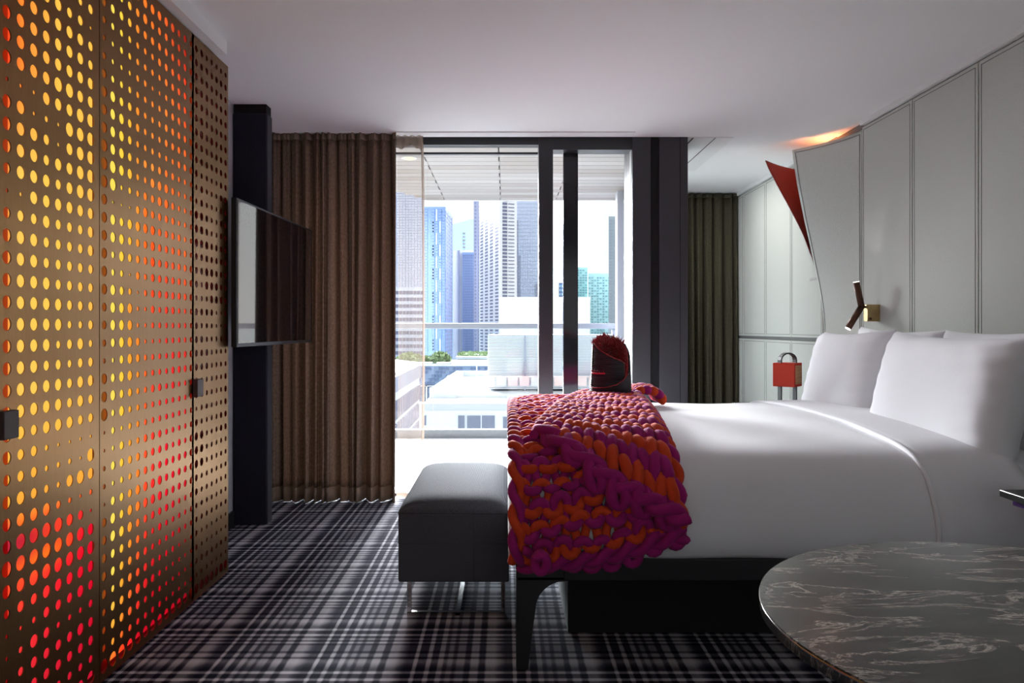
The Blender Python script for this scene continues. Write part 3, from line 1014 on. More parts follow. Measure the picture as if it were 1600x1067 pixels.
# pillows
def pillow(name, label, w, h, th, loc, rot, seed, group):
    rnd = random.Random(seed)
    ph = [rnd.uniform(0, 6) for _ in range(8)]
    bm = bmesh.new()
    n = 44
    def side(sgn):
        def fn(u, v):
            a = math.sin(PI * (u - .5)); b = math.sin(PI * (v - .5))
            e = max(0, (1 - a ** 4)) * max(0, (1 - b ** 4))
            z = th / 2 * e ** .42
            x = w / 2 * a * (1 - .07 * (1 - b * b) * abs(a) ** 3)
            y = h / 2 * b * (1 - .09 * (1 - a * a) * abs(b) ** 3)
            # creases running in from the edges
            r_ = (abs(a) ** 3 + abs(b) ** 3)
            cr = .004 * r_ * (math.sin(17 * a + 5 * b + ph[0]) * math.sin(4 * b + ph[1]) + .8 * math.sin(21 * b - 6 * a + ph[2]))
            sag = .012 * math.sin(2.2 * a + ph[3]) * math.sin(1.8 * b + ph[4])
            return Vector((x, y, sgn * (z + cr * (e ** .3)) + sag * e ** .5))
        return fn
    grid(bm, side(1), n, n)
    grid(bm, side(-1), n, n)
    bmesh.ops.remove_doubles(bm, verts=bm.verts[:], dist=.0006)
    bmesh.ops.recalc_face_normals(bm, faces=bm.faces[:])
    o = obj(name, bm, 'pillow')
    o.location = loc
    o.rotation_euler = rot
    return tag(o, label, 'pillow', group)
G = 'white pillows leaning on the headboard'
def prot(lean, yaw=0, roll=0):
    # local x -> world -Y (width), local y -> up, local z -> facing the bed foot (-X)
    R = Matrix(((0, 0, -1), (-1, 0, 0), (0, 1, 0))).to_4x4()
    Rl = Matrix.Rotation(lean, 4, 'Y')
    Ry = Matrix.Rotation(yaw, 4, 'Z')
    Rr = Matrix.Rotation(roll, 4, 'X')
    return (Ry @ Rl @ Rr @ R).to_euler()
pillow('pillow', 'front white pillow farther from the camera, before the bronze wall lamp', .90, .50, .20, (1.835, 4.15, .892), prot(.26, -.05, -.02), 1, G)
pillow('pillow', 'front white pillow nearer the camera, at the right picture edge', .92, .52, .22, (1.800, 3.16, .872), prot(.22, .03, .02), 2, G)
pillow('pillow', 'rear white pillow behind the far front pillow, mostly hidden', .88, .50, .15, (2.055, 4.09, .902), prot(.16, 0, .02), 3, G)
pillow('pillow', 'rear white pillow behind the near front pillow, only its top corner showing', .88, .50, .15, (2.05, 3.20, .898), prot(.16, 0, -.01), 4, G)

# headboard
hb = thing('headboard', 'low dark blue channelled headboard with brass top trim behind the pillows', 'headboard', (2.2, 3.9, .3))
y = 1.0
while y < 5.40:
    obj('padded_channel', B(2.195, 2.249, y, min(y + .108, 5.41), .30, 1.052, .012, 3), M['headcloth'] if 'headcloth' in M else M.setdefault('headcloth', fabric('blue_grey_headboard_cloth', (.045, .058, .078), 1100, .3, axes=('Y', 'Z'))), hb)
    y += .11
obj('brass_trim', B(2.19, 2.25, 1.0, 5.42, 1.052, 1.066), 'brassplate', hb)
obj('end_cap', B(2.19, 2.25, 5.41, 5.42, .30, 1.052), 'bedframe', hb)

# ------------------------------------------------------------------ nightstands
def nightstand(y0, y1, label):
    ns = thing('nightstand', label, 'nightstand', (1.9, (y0 + y1) / 2, .58), 'wall hung marble topped nightstands')
    obj('marble_top', B(1.575, 2.195, y0, y1, .613, .635, .002), 'marble', ns)
    obj('drawer', B(1.605, 2.195, y0 + .02, y1 - .02, .590, .613), 'purplebox', ns)['label'] = 'purple strip under the top'
    obj('wall_mount', B(1.75, 2.195, y0 + .05, y1 - .05, .50, .590), 'bedframe', ns)
    return ns
nightstand(1.90, 2.45, 'dark marble nightstand with purple underside at the near side of the bed')
nightstand(4.78, 5.33, 'dark marble nightstand under the red lantern beyond the bed')

# lantern
ln = thing('table_lantern', 'red box lantern held in a black strap arch beyond the far pillow', 'lamp', (1.86, 5.05, .635))
def strap_pts(yoff):
    return
ang = math.radians(12)
LX, LY = 1.853, 5.05
def Lp(a, b, z):
    return (LX + a * math.cos(ang) - b * math.sin(ang), LY + a * math.sin(ang) + b * math.cos(ang), z)
def strap(bm, off_b, a0, a1, ztop):
    path = [(a0, .635), (a0, ztop - .05)]
    for k in range(9):
        th = PI - PI * k / 8
        path.append(((a0 + a1) / 2 + (a1 - a0) / 2 * math.cos(th), ztop - .045 + .045 * math.sin(th)))
    path += [(a1, ztop - .05), (a1, .635)]
    w, tk = .020, .004
    rings = []
    for i, (a, z) in enumerate(path):
        a_p = path[max(i - 1, 0)]; a_n = path[min(i + 1, len(path) - 1)]
        tx, tz = a_n[0] - a_p[0], a_n[1] - a_p[1]
        l_ = math.hypot(tx, tz); nx, nz_ = -tz / l_, tx / l_
        rings.append([bm.verts.new(Lp(a + nx * s1 * tk, off_b + s2 * w, z + nz_ * s1 * tk)) for s1, s2 in ((-1, -1), (1, -1), (1, 1), (-1, 1))])
    for r0, r1 in zip(rings, rings[1:]):
        for k in range(4):
            bm.faces.new((r0[k], r0[(k + 1) % 4], r1[(k + 1) % 4], r1[k]))
    bm.faces.new(rings[0]); bm.faces.new(rings[-1])
    bmesh.ops.recalc_face_normals(bm, faces=bm.faces[:])
bm = bmesh.new()
strap(bm, 0, -.055, .055, .985)
obj('strap_arch', bm, 'strap', ln)
bm = bmesh.new()
h_ = .058
def shade_box(bm, h_, z0, z1):
    P = [Lp(-h_ * .8, -h_ * .8, 0), Lp(h_ * .8, -h_ * .8, 0), Lp(h_ * .8, h_ * .8, 0), Lp(-h_ * .8, h_ * .8, 0)]
    c0 = Vector((LX, LY, 0))
    R = Matrix.Rotation(math.radians(38), 3, 'Z')
    P = [c0 + R @ (Vector(p) - c0) for p in P]
    prism(bm, [(p.x, p.y) for p in P], z0, z1)
    bmesh.ops.bevel(bm, geom=bm.edges[:], offset=.002, segments=2, affect='EDGES')
    return P
P_ = shade_box(bm, .088, .768, .922)
obj('lamp_shade', bm, 'redshade', ln)
a, b = P_[0], P_[1]
bm = bmesh.new()
nrm = Vector((b - a).cross(Vector((0, 0, 1)))).normalized()
for k in range(7):
    c_ = a.lerp(b, .16 + .68 * k / 6)
    tube(bm, [c_ + nrm * .001 + Vector((0, 0, .788)), c_ + nrm * .001 + Vector((0, 0, .902))], .0030, 4)
for k in range(9):
    z = .788 + .114 * k / 8
    tube(bm, [a.lerp(b, .14) + nrm * .001 + Vector((0, 0, z)), a.lerp(b, .86) + nrm * .001 + Vector((0, 0, z))], .0036, 4)
obj('cane_window', bm, 'tan', ln)
bm = bmesh.new(); tube(bm, [Lp(-.05, 0, .84), Lp(.05, 0, .84)], .004, 8)
obj('pivot_rod', bm, 'strap', ln)
bm = B(LX - .07, LX + .07, LY - .04, LY + .04, .635, .645, .002)
obj('base_plate', bm, 'strap', ln)

# sconce
sc_ = thing('wall_sconce', 'bronze two armed tube wall lamp lit at both ends above the pillow', 'lamp', (2.24, 4.66, 1.24))
obj('wall_plate', B(2.175, 2.25, 4.615, 4.665, 1.190, 1.292, .002), 'brassplate', sc_)
YS = 4.64
J = W(1346, 479, YS); J.y = YS
T1_ = W(1338, 441, YS); T2_ = W(1325, 513, YS)
bm = bmesh.new(); tube(bm, [J, (2.18, YS, J.z - .003)], .007, 10)
obj('arm', bm, 'bronze', sc_)
bm = bmesh.new(); tube(bm, [(2.192, 4.611, 1.206), (2.192, 4.618, 1.206)], .008, 10)
obj('switch', bm, 'bronze', sc_)
for P_t, nm in ((T1_, 'upper'), (T2_, 'lower')):
    bm = bmesh.new(); tube(bm, [J, P_t], .019, 20)
    o = obj('lamp_tube', bm, 'bronze', sc_)
    d = (P_t - J).normalized()
    bm = bmesh.new(); tube(bm, [P_t - d * .002, P_t + d * .004], .0175, 20)
    obj('lamp_lens', bm, 'bulb', sc_)['label'] = 'lit white tube end'
add_light('sconce_up', 'SPOT', T1_ + Vector((.0, 0, .012)), 1.2, (1, .95, .9), (PI - .12, .16, 0), .02, spot_size=1.2, spot_blend=.8)
add_light('sconce_down', 'SPOT', T2_ - Vector((.005, 0, .012)), 1.2, (1, .95, .9), (0, .25, 0), .02, spot_size=1.2, spot_blend=.8)

# ------------------------------------------------------------------ round table
tb = thing('round_table', 'round dark veined marble table in the right foreground', 'table', (.836, 1.15, 0))
bm = bmesh.new(); disc_prism(bm, .836, 1.15, .433, .690, .710, 128, .003)
obj('marble_top', bm, 'marble', tb)
bm = bmesh.new(); disc_prism(bm, .836, 1.15, .4338, .7040, .7075, 128)
obj('polished_edge', bm, 'chrome', tb)
bm = bmesh.new(); disc_prism(bm, .836, 1.15, .045, .02, .69, 32)
obj('pedestal', bm, 'bedframe', tb)
bm = bmesh.new(); disc_prism(bm, .836, 1.15, .22, 0, .02, 48, .004)
obj('foot_plate', bm, 'bedframe', tb)

# ------------------------------------------------------------------ chunky knitted throw
throw = thing('knitted_throw', 'chunky purple and orange hand knitted throw folded over the foot of the bed', 'blanket', (.35, 3.3, .74))
SN = s_at_z(.70)     # shoulder
def surf(x, s, off):
    y, z = prof(s); ny, nz = prof_n(s)
    if x < .10:
        a = (.10 - x) / .10
        off -= .035 * a * a
    return Vector((x, y + ny * off, z + nz * off)), Vector((0, ny, nz))
def knit_layer(nwale, nrow, xl, xr, send0, send1, off, flip, rad, alt, rowname, amp_x=.2, amp_y=.82, seed=0.0):
    for r in range(nrow):
        fr = r / (nrow - 1)
        bm = bmesh.new()
        pts = []
        NS = 22
        tot = nwale * NS
        for i in range(tot + 1):
            tt = 2 * PI * i / NS
            uu = i / tot
            s_mid = send0(uu) + (send1(uu) - send0(uu)) * fr
            Xl, Xr = xl(s_mid), xr(s_mid)
            wale = (Xr - Xl) / nwale
            rowh = (send1(uu) - send0(uu)) / (nrow - 1)
            x = Xl + (Xr - Xl) * uu + wale * amp_x * math.sin(2 * tt)
            s = s_mid + rowh * amp_y * math.cos(tt) + rowh * .22 * math.sin(uu * 9 + r * .9) * math.sin(r * 2.1 + seed)
            x += wale * .10 * math.sin(r * 1.7 + uu * 5 + seed)
            n = rad * .70 * math.cos(2 * tt) * (1 if flip else -1) + .008 * math.sin(x * 23 + r * .8 + seed) * math.sin(r * .55 + x * 9)
            o_ = off(x, s) + n
            p, nn = surf(x, s, o_)
            pts.append(p)
        jit = random.uniform(.93, 1.07)
        tube(bm, pts, rad * jit, 8, ref=Vector((0, 0, 1)))
        obj(rowname, bm, 'purple' if (r // alt) % 2 == 0 else 'orange', throw)
# layer 1: lower sheet, purl side out, hanging to its hem
def hem1(u):   # u 0..1 in x from left to right
    return s_at_z(sm([(0, .374), (.2, .385), (.5, .412), (.75, .445), (1, .48)], u, .12))
SFAR = s_at_y(4.50)
knit_layer(8, 33, lambda s: .05, lambda s: .60, hem1, lambda u: SFAR, lambda x, s: .022, True, .0170, 1, 'yarn_row', .19, .78, 1.3)
# layer 2: upper fold, knit side out
def hem2(u):
    return s_at_z(sm([(0, .715), (.25, .672), (.5, .612), (.78, .552), (1, .505)], u, .12))
S4 = s_at_y(4.16)
def xl2(s):
    k = min(max((s - SN) / (S4 - SN), 0), 1)
    return .125 + .33 * k ** 1.1
def xr2(s):
    k = min(max((s - SN) / (S4 - SN), 0), 1)
    return .566 + .15 * k
def off2(x, s):
    k = min(max((s - SN) / (S4 - SN), 0), 1)
    e = min(1, max(0, (x - xl2(s)) / .06))
    return .052 - .010 * k + .006 * e
knit_layer(6, 27, xl2, xr2, hem2, lambda u: S4, off2, False, .0225, 1, 'yarn_row', .17, .80, 2.2)

def twisted(path_fn, n, r, turns, spread, mats, name):
    for q_, mt in enumerate(mats):
        bm = bmesh.new(); pts = []
        for i in range(n + 1):
            p, nn, tg = path_fn(i / n)
            side = tg.cross(nn).normalized()
            ph = 2 * PI * turns * i / n + 2 * PI * q_ / len(mats)
            pts.append(p + side * math.cos(ph) * spread + nn * math.sin(ph) * spread * .6)
        tube(bm, pts, r, 8)
        obj(name, bm, mt, throw)
def mkpath(xf, sf, off):
    def fn(u):
        p, nn = surf(xf(u), sf(u), off(u))
        p2, _ = surf(xf(u + .002), sf(u + .002), off(u))
        return p, nn, (p2 - p).normalized()
    return fn
# cast off braids
twisted(mkpath(lambda u: .045 + .55 * u, lambda u: hem1(min(u, 1)) - .010, lambda u: .028), 110, .0185, 3.6, .018, ['purple', 'purple'], 'edge_braid')
twisted(mkpath(lambda u: xl2(hem2(min(u, 1))) + .47 * u, lambda u: hem2(min(u, 1)) - .012, lambda u: .070), 110, .0205, 3.8, .019, ['purple', 'purple'], 'edge_braid')
# left selvedge of both layers
twisted(mkpath(lambda u: .038, lambda u: hem1(0) + (SFAR - hem1(0)) * u, lambda u: .034), 260, .0165, 14, .016, ['purple', 'orange'], 'edge_braid')
twisted(mkpath(lambda u: xl2(SN + (S4 - SN) * u) - .004, lambda u: SN + .01 + (S4 - SN) * u, lambda u: .062), 200, .0175, 11, .018, ['orange', 'purple'], 'edge_braid')
twisted(mkpath(lambda u: xr2(hem2(1) + (S4 - hem2(1)) * u) + .006, lambda u: hem2(1) + (S4 - hem2(1)) * u, lambda u: .034), 240, .019, 13, .019, ['orange', 'purple'], 'edge_braid')
# far edge roll
twisted(mkpath(lambda u: .045 + .55 * u, lambda u: SFAR + .01, lambda u: .022), 80, .014, 6, .012, ['purple', 'orange'], 'edge_braid')
# dangling knot at the lower left corner
bm = bmesh.new(); pts = []
kc = W(843, 878, 2.52)
for i in range(40):
    a = 2 * PI * i / 32 + 1.2
    pts.append(kc + Vector((.019 * math.cos(a) + .003, -.02 - .0006 * i, .027 * math.sin(a) + .006)))
tube(bm, pts, .0165, 10)
obj('end_knot', bm, 'purple', throw)
# bunched lump at the far end
lc = Vector((.735, 4.12, .765))
for r in range(7):
    for c_ in range(6):
        a = -1.3 + 2.6 * r / 6
        y = lc.y + (c_ - 2.5) * .045
        rad_ = .062
        ctr = Vector((lc.x + rad_ * math.sin(a) * 1.25, y, lc.z + rad_ * math.cos(a) * (1 - .05 * abs(c_ - 2))))
        bm = bmesh.new()
        nrm = Vector((math.sin(a), 0, math.cos(a)))
        tg = Vector((math.cos(a), .8 * (1 if c_ % 2 else -1), -math.sin(a))).normalized()
        pp = [ctr + tg * (k - 3) * .0105 + nrm * (.006 * math.cos((k - 3) * .5)) for k in range(7)]
        rads = [.010, .020, .0245, .026, .0245, .020, .010]
        tube(bm, pp, lambda i: rads[i], 10)
        obj('stitch_loop', bm, 'purple' if (r + c_) % 2 else 'orange', throw)

# ------------------------------------------------------------------ ribbed felt object with red fur
hat = thing('ribbed_felt_hood', 'black ribbed felt hood with red fur lining standing upright on the knitted throw', 'decoration', (.545, 3.98, .75))
HX, HY, HZ = .545, 3.98, .750
def ring_pt(th, r, z):
    return Vector((HX + r * math.cos(th), HY + r * .8 * math.sin(th), HZ + z))
def rib(z):
    return .0020 * math.sin(2 * PI * z / .0095)
def rad_at(z):
    return .108 - .045 * z
def topb(th):
    # back shell top, th in degrees -60..200
    return interp([(-60, .10), (-40, .15), (-20, .215), (0, .262), (30, .315), (70, .345), (120, .35), (160, .338), (185, .318), (210, .30)], th)
bm = bmesh.new()
def back_fn(u, v):
    th = -60 + 250 * u
    z = topb(th) * v
    return ring_pt(math.radians(th), rad_at(z) + rib(z), z)
grid(bm, back_fn, 60, 150)
obj('back_shell', bm, 'ribbed', hat, solid=.003)
def topf(th):
    return interp([(-190, .325), (-165, .318), (-130, .285), (-90, .25), (-60, .232), (-48, .22), (-42, .13)], th)
bm = bmesh.new()
def front_fn(u, v):
    th = -188 + 140 * u
    z = .055 + (topf(th) - .055) * v
    return ring_pt(math.radians(th), rad_at(z) - .006 + rib(z), z)
grid(bm, front_fn, 50, 150)
obj('front_flap', bm, 'ribbed', hat, solid=.003)
def topl(th):
    return interp([(-190, .100), (-150, .094), (-110, .098), (-80, .112), (-60, .135), (-40, .165)], th)
bm = bmesh.new()
def low_fn(u, v):
    th = -190 + 160 * u
    z = topl(th) * v
    return ring_pt(math.radians(th), rad_at(z) + .003 + rib(z), z)
grid(bm, low_fn, 50, 60)
obj('lower_wrap', bm, 'ribbed', hat, solid=.003)
bm = bmesh.new()
tube(bm, [ring_pt(math.radians(th), rad_at(topl(th)) + .004, topl(th)) for th in range(-190, -30, 5)], .0026, 6)
tube(bm, [ring_pt(math.radians(th), rad_at(topf(th)) - .005, topf(th)) for th in range(-188, -46, 5)], .0026, 6)
tube(bm, [ring_pt(math.radians(-48), rad_at(z / 100) - .006, z / 100) for z in range(13, 23)], .0022, 6)
obj('red_piping', bm, 'fur', hat)
# fur lining: inner face plus tufts
bm = bmesh.new()
def lining_fn(u, v):
    th = -58 + 250 * u
    z = .1 + (topb(th) - .1) * v
    return ring_pt(math.radians(th), rad_at(z) - .010 + .003 * math.sin(40 * u) * math.sin(30 * v), z)
grid(bm, lining_fn, 50, 30)
obj('fur_lining', bm, 'fur', hat, solid=.006)
bm = bmesh.new()
rnd = random.Random(5)
def tuft(p, d, L, w):
    d = d.normalized()
    a = d.orthogonal().normalized() * w
    b = d.cross(a).normalized() * w
    bend = Vector((rnd.uniform(-.3, .3), rnd.uniform(-.3, .3), rnd.uniform(-.3, .1))) * L
    v0 = [bm.verts.new(p + a), bm.verts.new(p - a * .5 + b * .87), bm.verts.new(p - a * .5 - b * .87)]
    mid = p + d * L * .55 + bend * .3
    v1 = [bm.verts.new(mid + a * .7), bm.verts.new(mid - a * .35 + b * .6), bm.verts.new(mid - a * .35 - b * .6)]
    tip = bm.verts.new(p + d * L + bend)
    for k in range(3):
        k2 = (k + 1) % 3
        bm.faces.new((v0[k], v0[k2], v1[k2], v1[k]))
        bm.faces.new((v1[k], v1[k2], tip))
for i in range(1500):
    th = rnd.uniform(-50, 190)
    v = rnd.random() ** .55
    z = .12 + (topb(th) - .12) * v
    p = ring_pt(math.radians(th), rad_at(z) - .012, z)
    inward = (ring_pt(0, 0, z) - p)
    inward.z = 0
    inward = inward.normalized() if inward.length > 0 else Vector((0, -1, 0))
    up = 1.0 if v > .9 else rnd.uniform(-.4, .8)
    d = inward * rnd.uniform(.3, 1.0) + Vector((rnd.uniform(-.5, .5), rnd.uniform(-.5, .5), up))
    tuft(p, d, rnd.uniform(.018, .034), rnd.uniform(.0018, .0032))
for i in range(520):
    th = rnd.uniform(35, 195)
    z = topb(th) - .004
    p = ring_pt(math.radians(th), rad_at(z) - rnd.uniform(.004, .05), z - rnd.uniform(0, .03))
    tuft(p, Vector((rnd.uniform(-.45, .45), rnd.uniform(-.4, .4), 1.0)), rnd.uniform(.022, .048), rnd.uniform(.002, .004))
obj('fur_tufts', bm, 'fur', hat, kind='stuff')
# small red fringed tab with unreadable lettering on the front
bm = bmesh.new()
grid(bm, lambda u, v: ring_pt(math.radians(-178 + 66 * u), rad_at(.17) + .002, .165 + .008 * v), 16, 2)
obj('tab', bm, simple('pink_red_tab', (.55, .05, .09), .6), hat, solid=.002)
bm = bmesh.new()
rnd = random.Random(9)
for i in range(9):
    th = math.radians(-172 + 60 * i / 9)
    zt = .186 + rnd.uniform(-.002, .003)
    tube(bm, [ring_pt(th, rad_at(.17) + .002, .172), ring_pt(th + .05 * rnd.choice((-1, 0, 1)), rad_at(.18) + .003, zt)], .0014, 5)
    if i % 2:
        tube(bm, [ring_pt(th, rad_at(.17) + .002, zt - .004), ring_pt(th + .09, rad_at(.17) + .003, zt - .004)], .0012, 5)
obj('tab_letters', bm, simple('dark_red_letters', (.22, .02, .05), .6), hat)

# ------------------------------------------------------------------ balcony
bal = struct('balcony_slab', B(-4.5, 1.30, 5.40, 8.10, -.30, -.031), 'kerb', label='concrete slab of the balcony under the pale pavers', cat='balcony')
ix = 0
yy = 5.48
while yy < 8.0:
    xx = -2.4 + (.0)
    while xx < 1.1:
        x1_ = min(xx + .897, 1.155)
        obj('paver', B(xx, x1_, yy, min(yy + .847, 8.04), -.03, 0.0, .002, 1), 'deck', bal)
        xx += .90
    yy += .85
struct('trim_7', B(-4.5, 1.20, 8.04, 8.14, -.05, .085), 'kerb', label='low grey kerb at the balcony edge', cat='trim')
rl = thing('balcony_railing', 'glass balcony balustrade with a broad grey handrail', 'railing', (-.5, 8.07, 0))
obj('handrail', B(-4.5, 1.165, 8.02, 8.11, 1.142, 1.200, .006), 'rail', rl)
for k, (a, b) in enumerate(((-4.4, -2.20), (-2.18, -.765), (-.755, 1.15))):
    obj('glass_pane', B(a, b, 8.062, 8.074, .07, 1.145), 'railglass', rl)
obj('clamp', B(1.115, 1.15, 8.04, 8.09, 1.075, 1.125), 'rail', rl)

# soffit of timber look planks
so = struct('soffit', prism(bmesh.new(), [(-4.6, 5.42), (1.30, 5.42), (1.30, 8.05), (-.84, 8.05), (-2.1, 5.45)], 2.515, 2.80), 'black', label='balcony ceiling clad in pale boards', cat='soffit')
zs = 2.500
rnd = random.Random(21)
joints = [-2.96, -2.38, -1.80, -1.215, -.638, -.048, .535, 1.16]
for r in range(17):
    y0 = 5.44 + r * .158
    y1 = y0 + .147
    for j, (a, b) in enumerate(zip(joints, joints[1:])):
        if j in (3, 4, 5) and r % 2 == 0:
            b_ = b - .010
        else:
            b_ = b - .0015
        if b <= -.6:
            xlim = -.825 - (8.12 - (y0 + y1) / 2) * .48
            a2 = max(a, xlim)
            if a2 >= b_:
                continue
            a = a2
        bm = B(a, b_, y0, y1, zs, zs + .014, .0015, 1)
        obj('board', bm, rnd.choice(['plank', 'plankb', 'plankc', 'plank']), so)
struct('trim_8', B(-.83, 1.20, 8.105, 8.15, 2.497, 2.62), 'deck', label='pale fascia strip at the soffit edge', cat='trim')
dl = thing('soffit_downlight', 'warm round downlight in the balcony soffit seen through the sheer', 'downlight', (-.765, 6.08, 2.5))
bm = bmesh.new(); disc_prism(bm, -.765, 6.08, .060, 2.492, 2.501, 32); obj('trim_ring', bm, 'white', dl)
bm = bmesh.new(); disc_prism(bm, -.765, 6.08, .048, 2.490, 2.4935, 32); obj('lamp', bm, 'downlight', dl)

# ------------------------------------------------------------------ city
def cm(name, r, g, b, rough=.6, noise=.03):  # city colours are paled, the aerial haze is put into them
    return simple(name, rgb(r, g, b)[:3], rough, noise=noise, nscale=.4)
CM = dict(
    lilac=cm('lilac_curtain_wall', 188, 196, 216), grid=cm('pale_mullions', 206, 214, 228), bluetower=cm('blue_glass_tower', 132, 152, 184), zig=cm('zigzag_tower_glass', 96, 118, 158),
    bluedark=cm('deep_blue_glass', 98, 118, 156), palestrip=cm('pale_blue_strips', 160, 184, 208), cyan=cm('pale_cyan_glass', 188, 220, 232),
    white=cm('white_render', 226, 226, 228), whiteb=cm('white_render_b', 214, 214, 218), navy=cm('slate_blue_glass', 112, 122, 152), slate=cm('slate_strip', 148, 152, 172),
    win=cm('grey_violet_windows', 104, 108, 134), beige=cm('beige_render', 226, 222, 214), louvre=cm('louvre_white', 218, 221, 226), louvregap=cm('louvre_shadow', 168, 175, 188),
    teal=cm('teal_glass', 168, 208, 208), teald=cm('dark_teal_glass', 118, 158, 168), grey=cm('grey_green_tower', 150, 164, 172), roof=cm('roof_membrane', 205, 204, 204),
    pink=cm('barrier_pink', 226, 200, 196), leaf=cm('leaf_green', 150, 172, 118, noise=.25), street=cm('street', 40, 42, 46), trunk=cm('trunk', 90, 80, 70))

def facade(parent, a, b, z0, z1, cols, rows, fw, fh, mat, name='windows', proud=.12, off=(0, 0), skip=None):
    """one grid of panes on the vertical face from plan point a to plan point b"""
    bm = bmesh.new()
    A, Bv = Vector((a[0], a[1], 0)), Vector((b[0], b[1], 0))
    d = Bv - A
    L = d.length
    d.normalize()
    n = Vector((d.y, -d.x, 0))
    if n.y > 0 and abs(n.y) > .2:
        n = -n
    cw, rh = L / cols, (z1 - z0) / rows
    for i in range(cols):
        for j in range(rows):
            if skip and skip(i, j):
                continue
            c = A + d * (cw * (i + .5 + off[0]))
            z = z0 + rh * (j + .5 + off[1])
            hw, hh = cw * fw / 2, rh * fh / 2
            p = [c - d * hw, c + d * hw]
            vs_ = []
            for q_ in (0, 1):
                o2 = n * (proud if q_ else -.02)
                vs_.append([bm.verts.new(p[0] + o2 + Vector((0, 0, z - hh))), bm.verts.new(p[1] + o2 + Vector((0, 0, z - hh))), bm.verts.new(p[1] + o2 + Vector((0, 0, z + hh))), bm.verts.new(p[0] + o2 + Vector((0, 0, z + hh)))])
            bm.faces.new(vs_[1])
            for k in range(4):
                k2 = (k + 1) % 4
                bm.faces.new((vs_[0][k], vs_[0][k2], vs_[1][k2], vs_[1][k]))
    return obj(name, bm, mat, parent, kind='stuff')

def X_(px, D):
    return (px - CX) * D / F
def Z_(py, D):
    return H0 + (CY - py) * D / F
GZ = -38.0
def building(label, foot, ztop, mat, z0=GZ, name='building', cat='building', group=None):
    cx = sum(p[0] for p in foot) / len(foot); cyy = sum(p[1] for p in foot) / len(foot)
    o = thing(name, label, cat, (cx, cyy, z0), group)
    bm = bmesh.new(); prism(bm, foot, z0, ztop)
    obj('walls', bm, mat, o)
    return o
def rect(x0, x1, D, depth):
    return [(X_(x0, D), D), (X_(x1, D), D), (X_(x1 - 1, D + depth), D + depth), (X_(x0 + 1, D + depth), D + depth)]

# 1 lilac tower far left
D = 102
b = building('pale lilac gridded glass tower at the far left behind the sheer', rect(540, 662, D, 20), Z_(286, D), CM['grid'])
facade(b, (X_(540, D), D), (X_(662, D), D), Z_(448, D), Z_(290, D), 26, 38, .90, .88, CM['lilac'], 'curtain_wall')
facade(b, (X_(540, D), D), (X_(662, D), D), Z_(640, D), Z_(452, D), 22, 18, .78, .5, CM['win'], 'dark_windows')
# 2 blue glass tower
D = 130
pa, pb, pc = (X_(663, D), D), (X_(696, D), D), (X_(707.5, D + 12), D + 12)
b = building('blue glass tower with pale zigzag strips left of the window centre', [pa, pb, pc, (X_(675, D + 30), D + 30)], Z_(323, D), CM['zig'])
facade(b, pa, pb, Z_(640, D), Z_(327, D), 6, 68, .80, .75, CM['bluedark'], 'windows', skip=lambda i, j: (i in (1,) or (i in (3,) and (j // 4) % 2 == 0) or (i == 4 and (j // 4) % 2 == 1)))
facade(b, pa, pb, Z_(640, D), Z_(327, D), 6, 17, .36, .98, CM['palestrip'], 'pale_strips', skip=lambda i, j: not ((i == 3 and j % 2 == 0) or (i == 4 and j % 2 == 1) or (i == 2 and j % 2 == 1)))
facade(b, pb, pc, Z_(640, D), Z_(327, D), 4, 50, .62, .62, CM['win'], 'side_windows', proud=.05)
# 3 pale cyan gabled tower
D = 260
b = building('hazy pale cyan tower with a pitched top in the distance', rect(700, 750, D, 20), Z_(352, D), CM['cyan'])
bm = bmesh.new()
P3 = [(X_(700, D), Z_(352, D)), (X_(750, D), Z_(352, D)), (X_(750, D), Z_(346, D)), (X_(737, D), Z_(342, D)), (X_(716, D), Z_(348, D))]
lo = [bm.verts.new((x, D, z)) for x, z in P3]; hi = [bm.verts.new((x, D + 20, z)) for x, z in P3]
bm.faces.new(lo); bm.faces.new(hi[::-1])
for k in range(5):
    bm.faces.new((lo[k], lo[(k + 1) % 5], hi[(k + 1) % 5], hi[k]))
bmesh.ops.recalc_face_normals(bm, faces=bm.faces[:])
obj('pitched_top', bm, CM['cyan'], b)
facade(b, (X_(722, D), D), (X_(728, D), D), Z_(400, D), Z_(362, D), 1, 7, .6, .45, CM['slate'], 'windows', proud=.4)
# 4 white + navy tower
D = 165
b = building('narrow tower, white on its left and slate blue glass on its right', rect(708, 745, D, 24), Z_(391, D), CM['white'])
bm = B(X_(723, D), X_(746, D), D - 1.2, D + .2, GZ, Z_(395, D)); obj('glass_front', bm, CM['bluetower'], b)
facade(b, (X_(724, D), D - 1.2), (X_(745, D), D - 1.2), Z_(640, D), Z_(398, D), 7, 60, .6, .6, CM['navy'], 'windows')
bm = B(X_(716, D), X_(718.5, D), D - .5, D + .2, GZ, Z_(391, D)); obj('dark_joint', bm, CM['slate'], b)
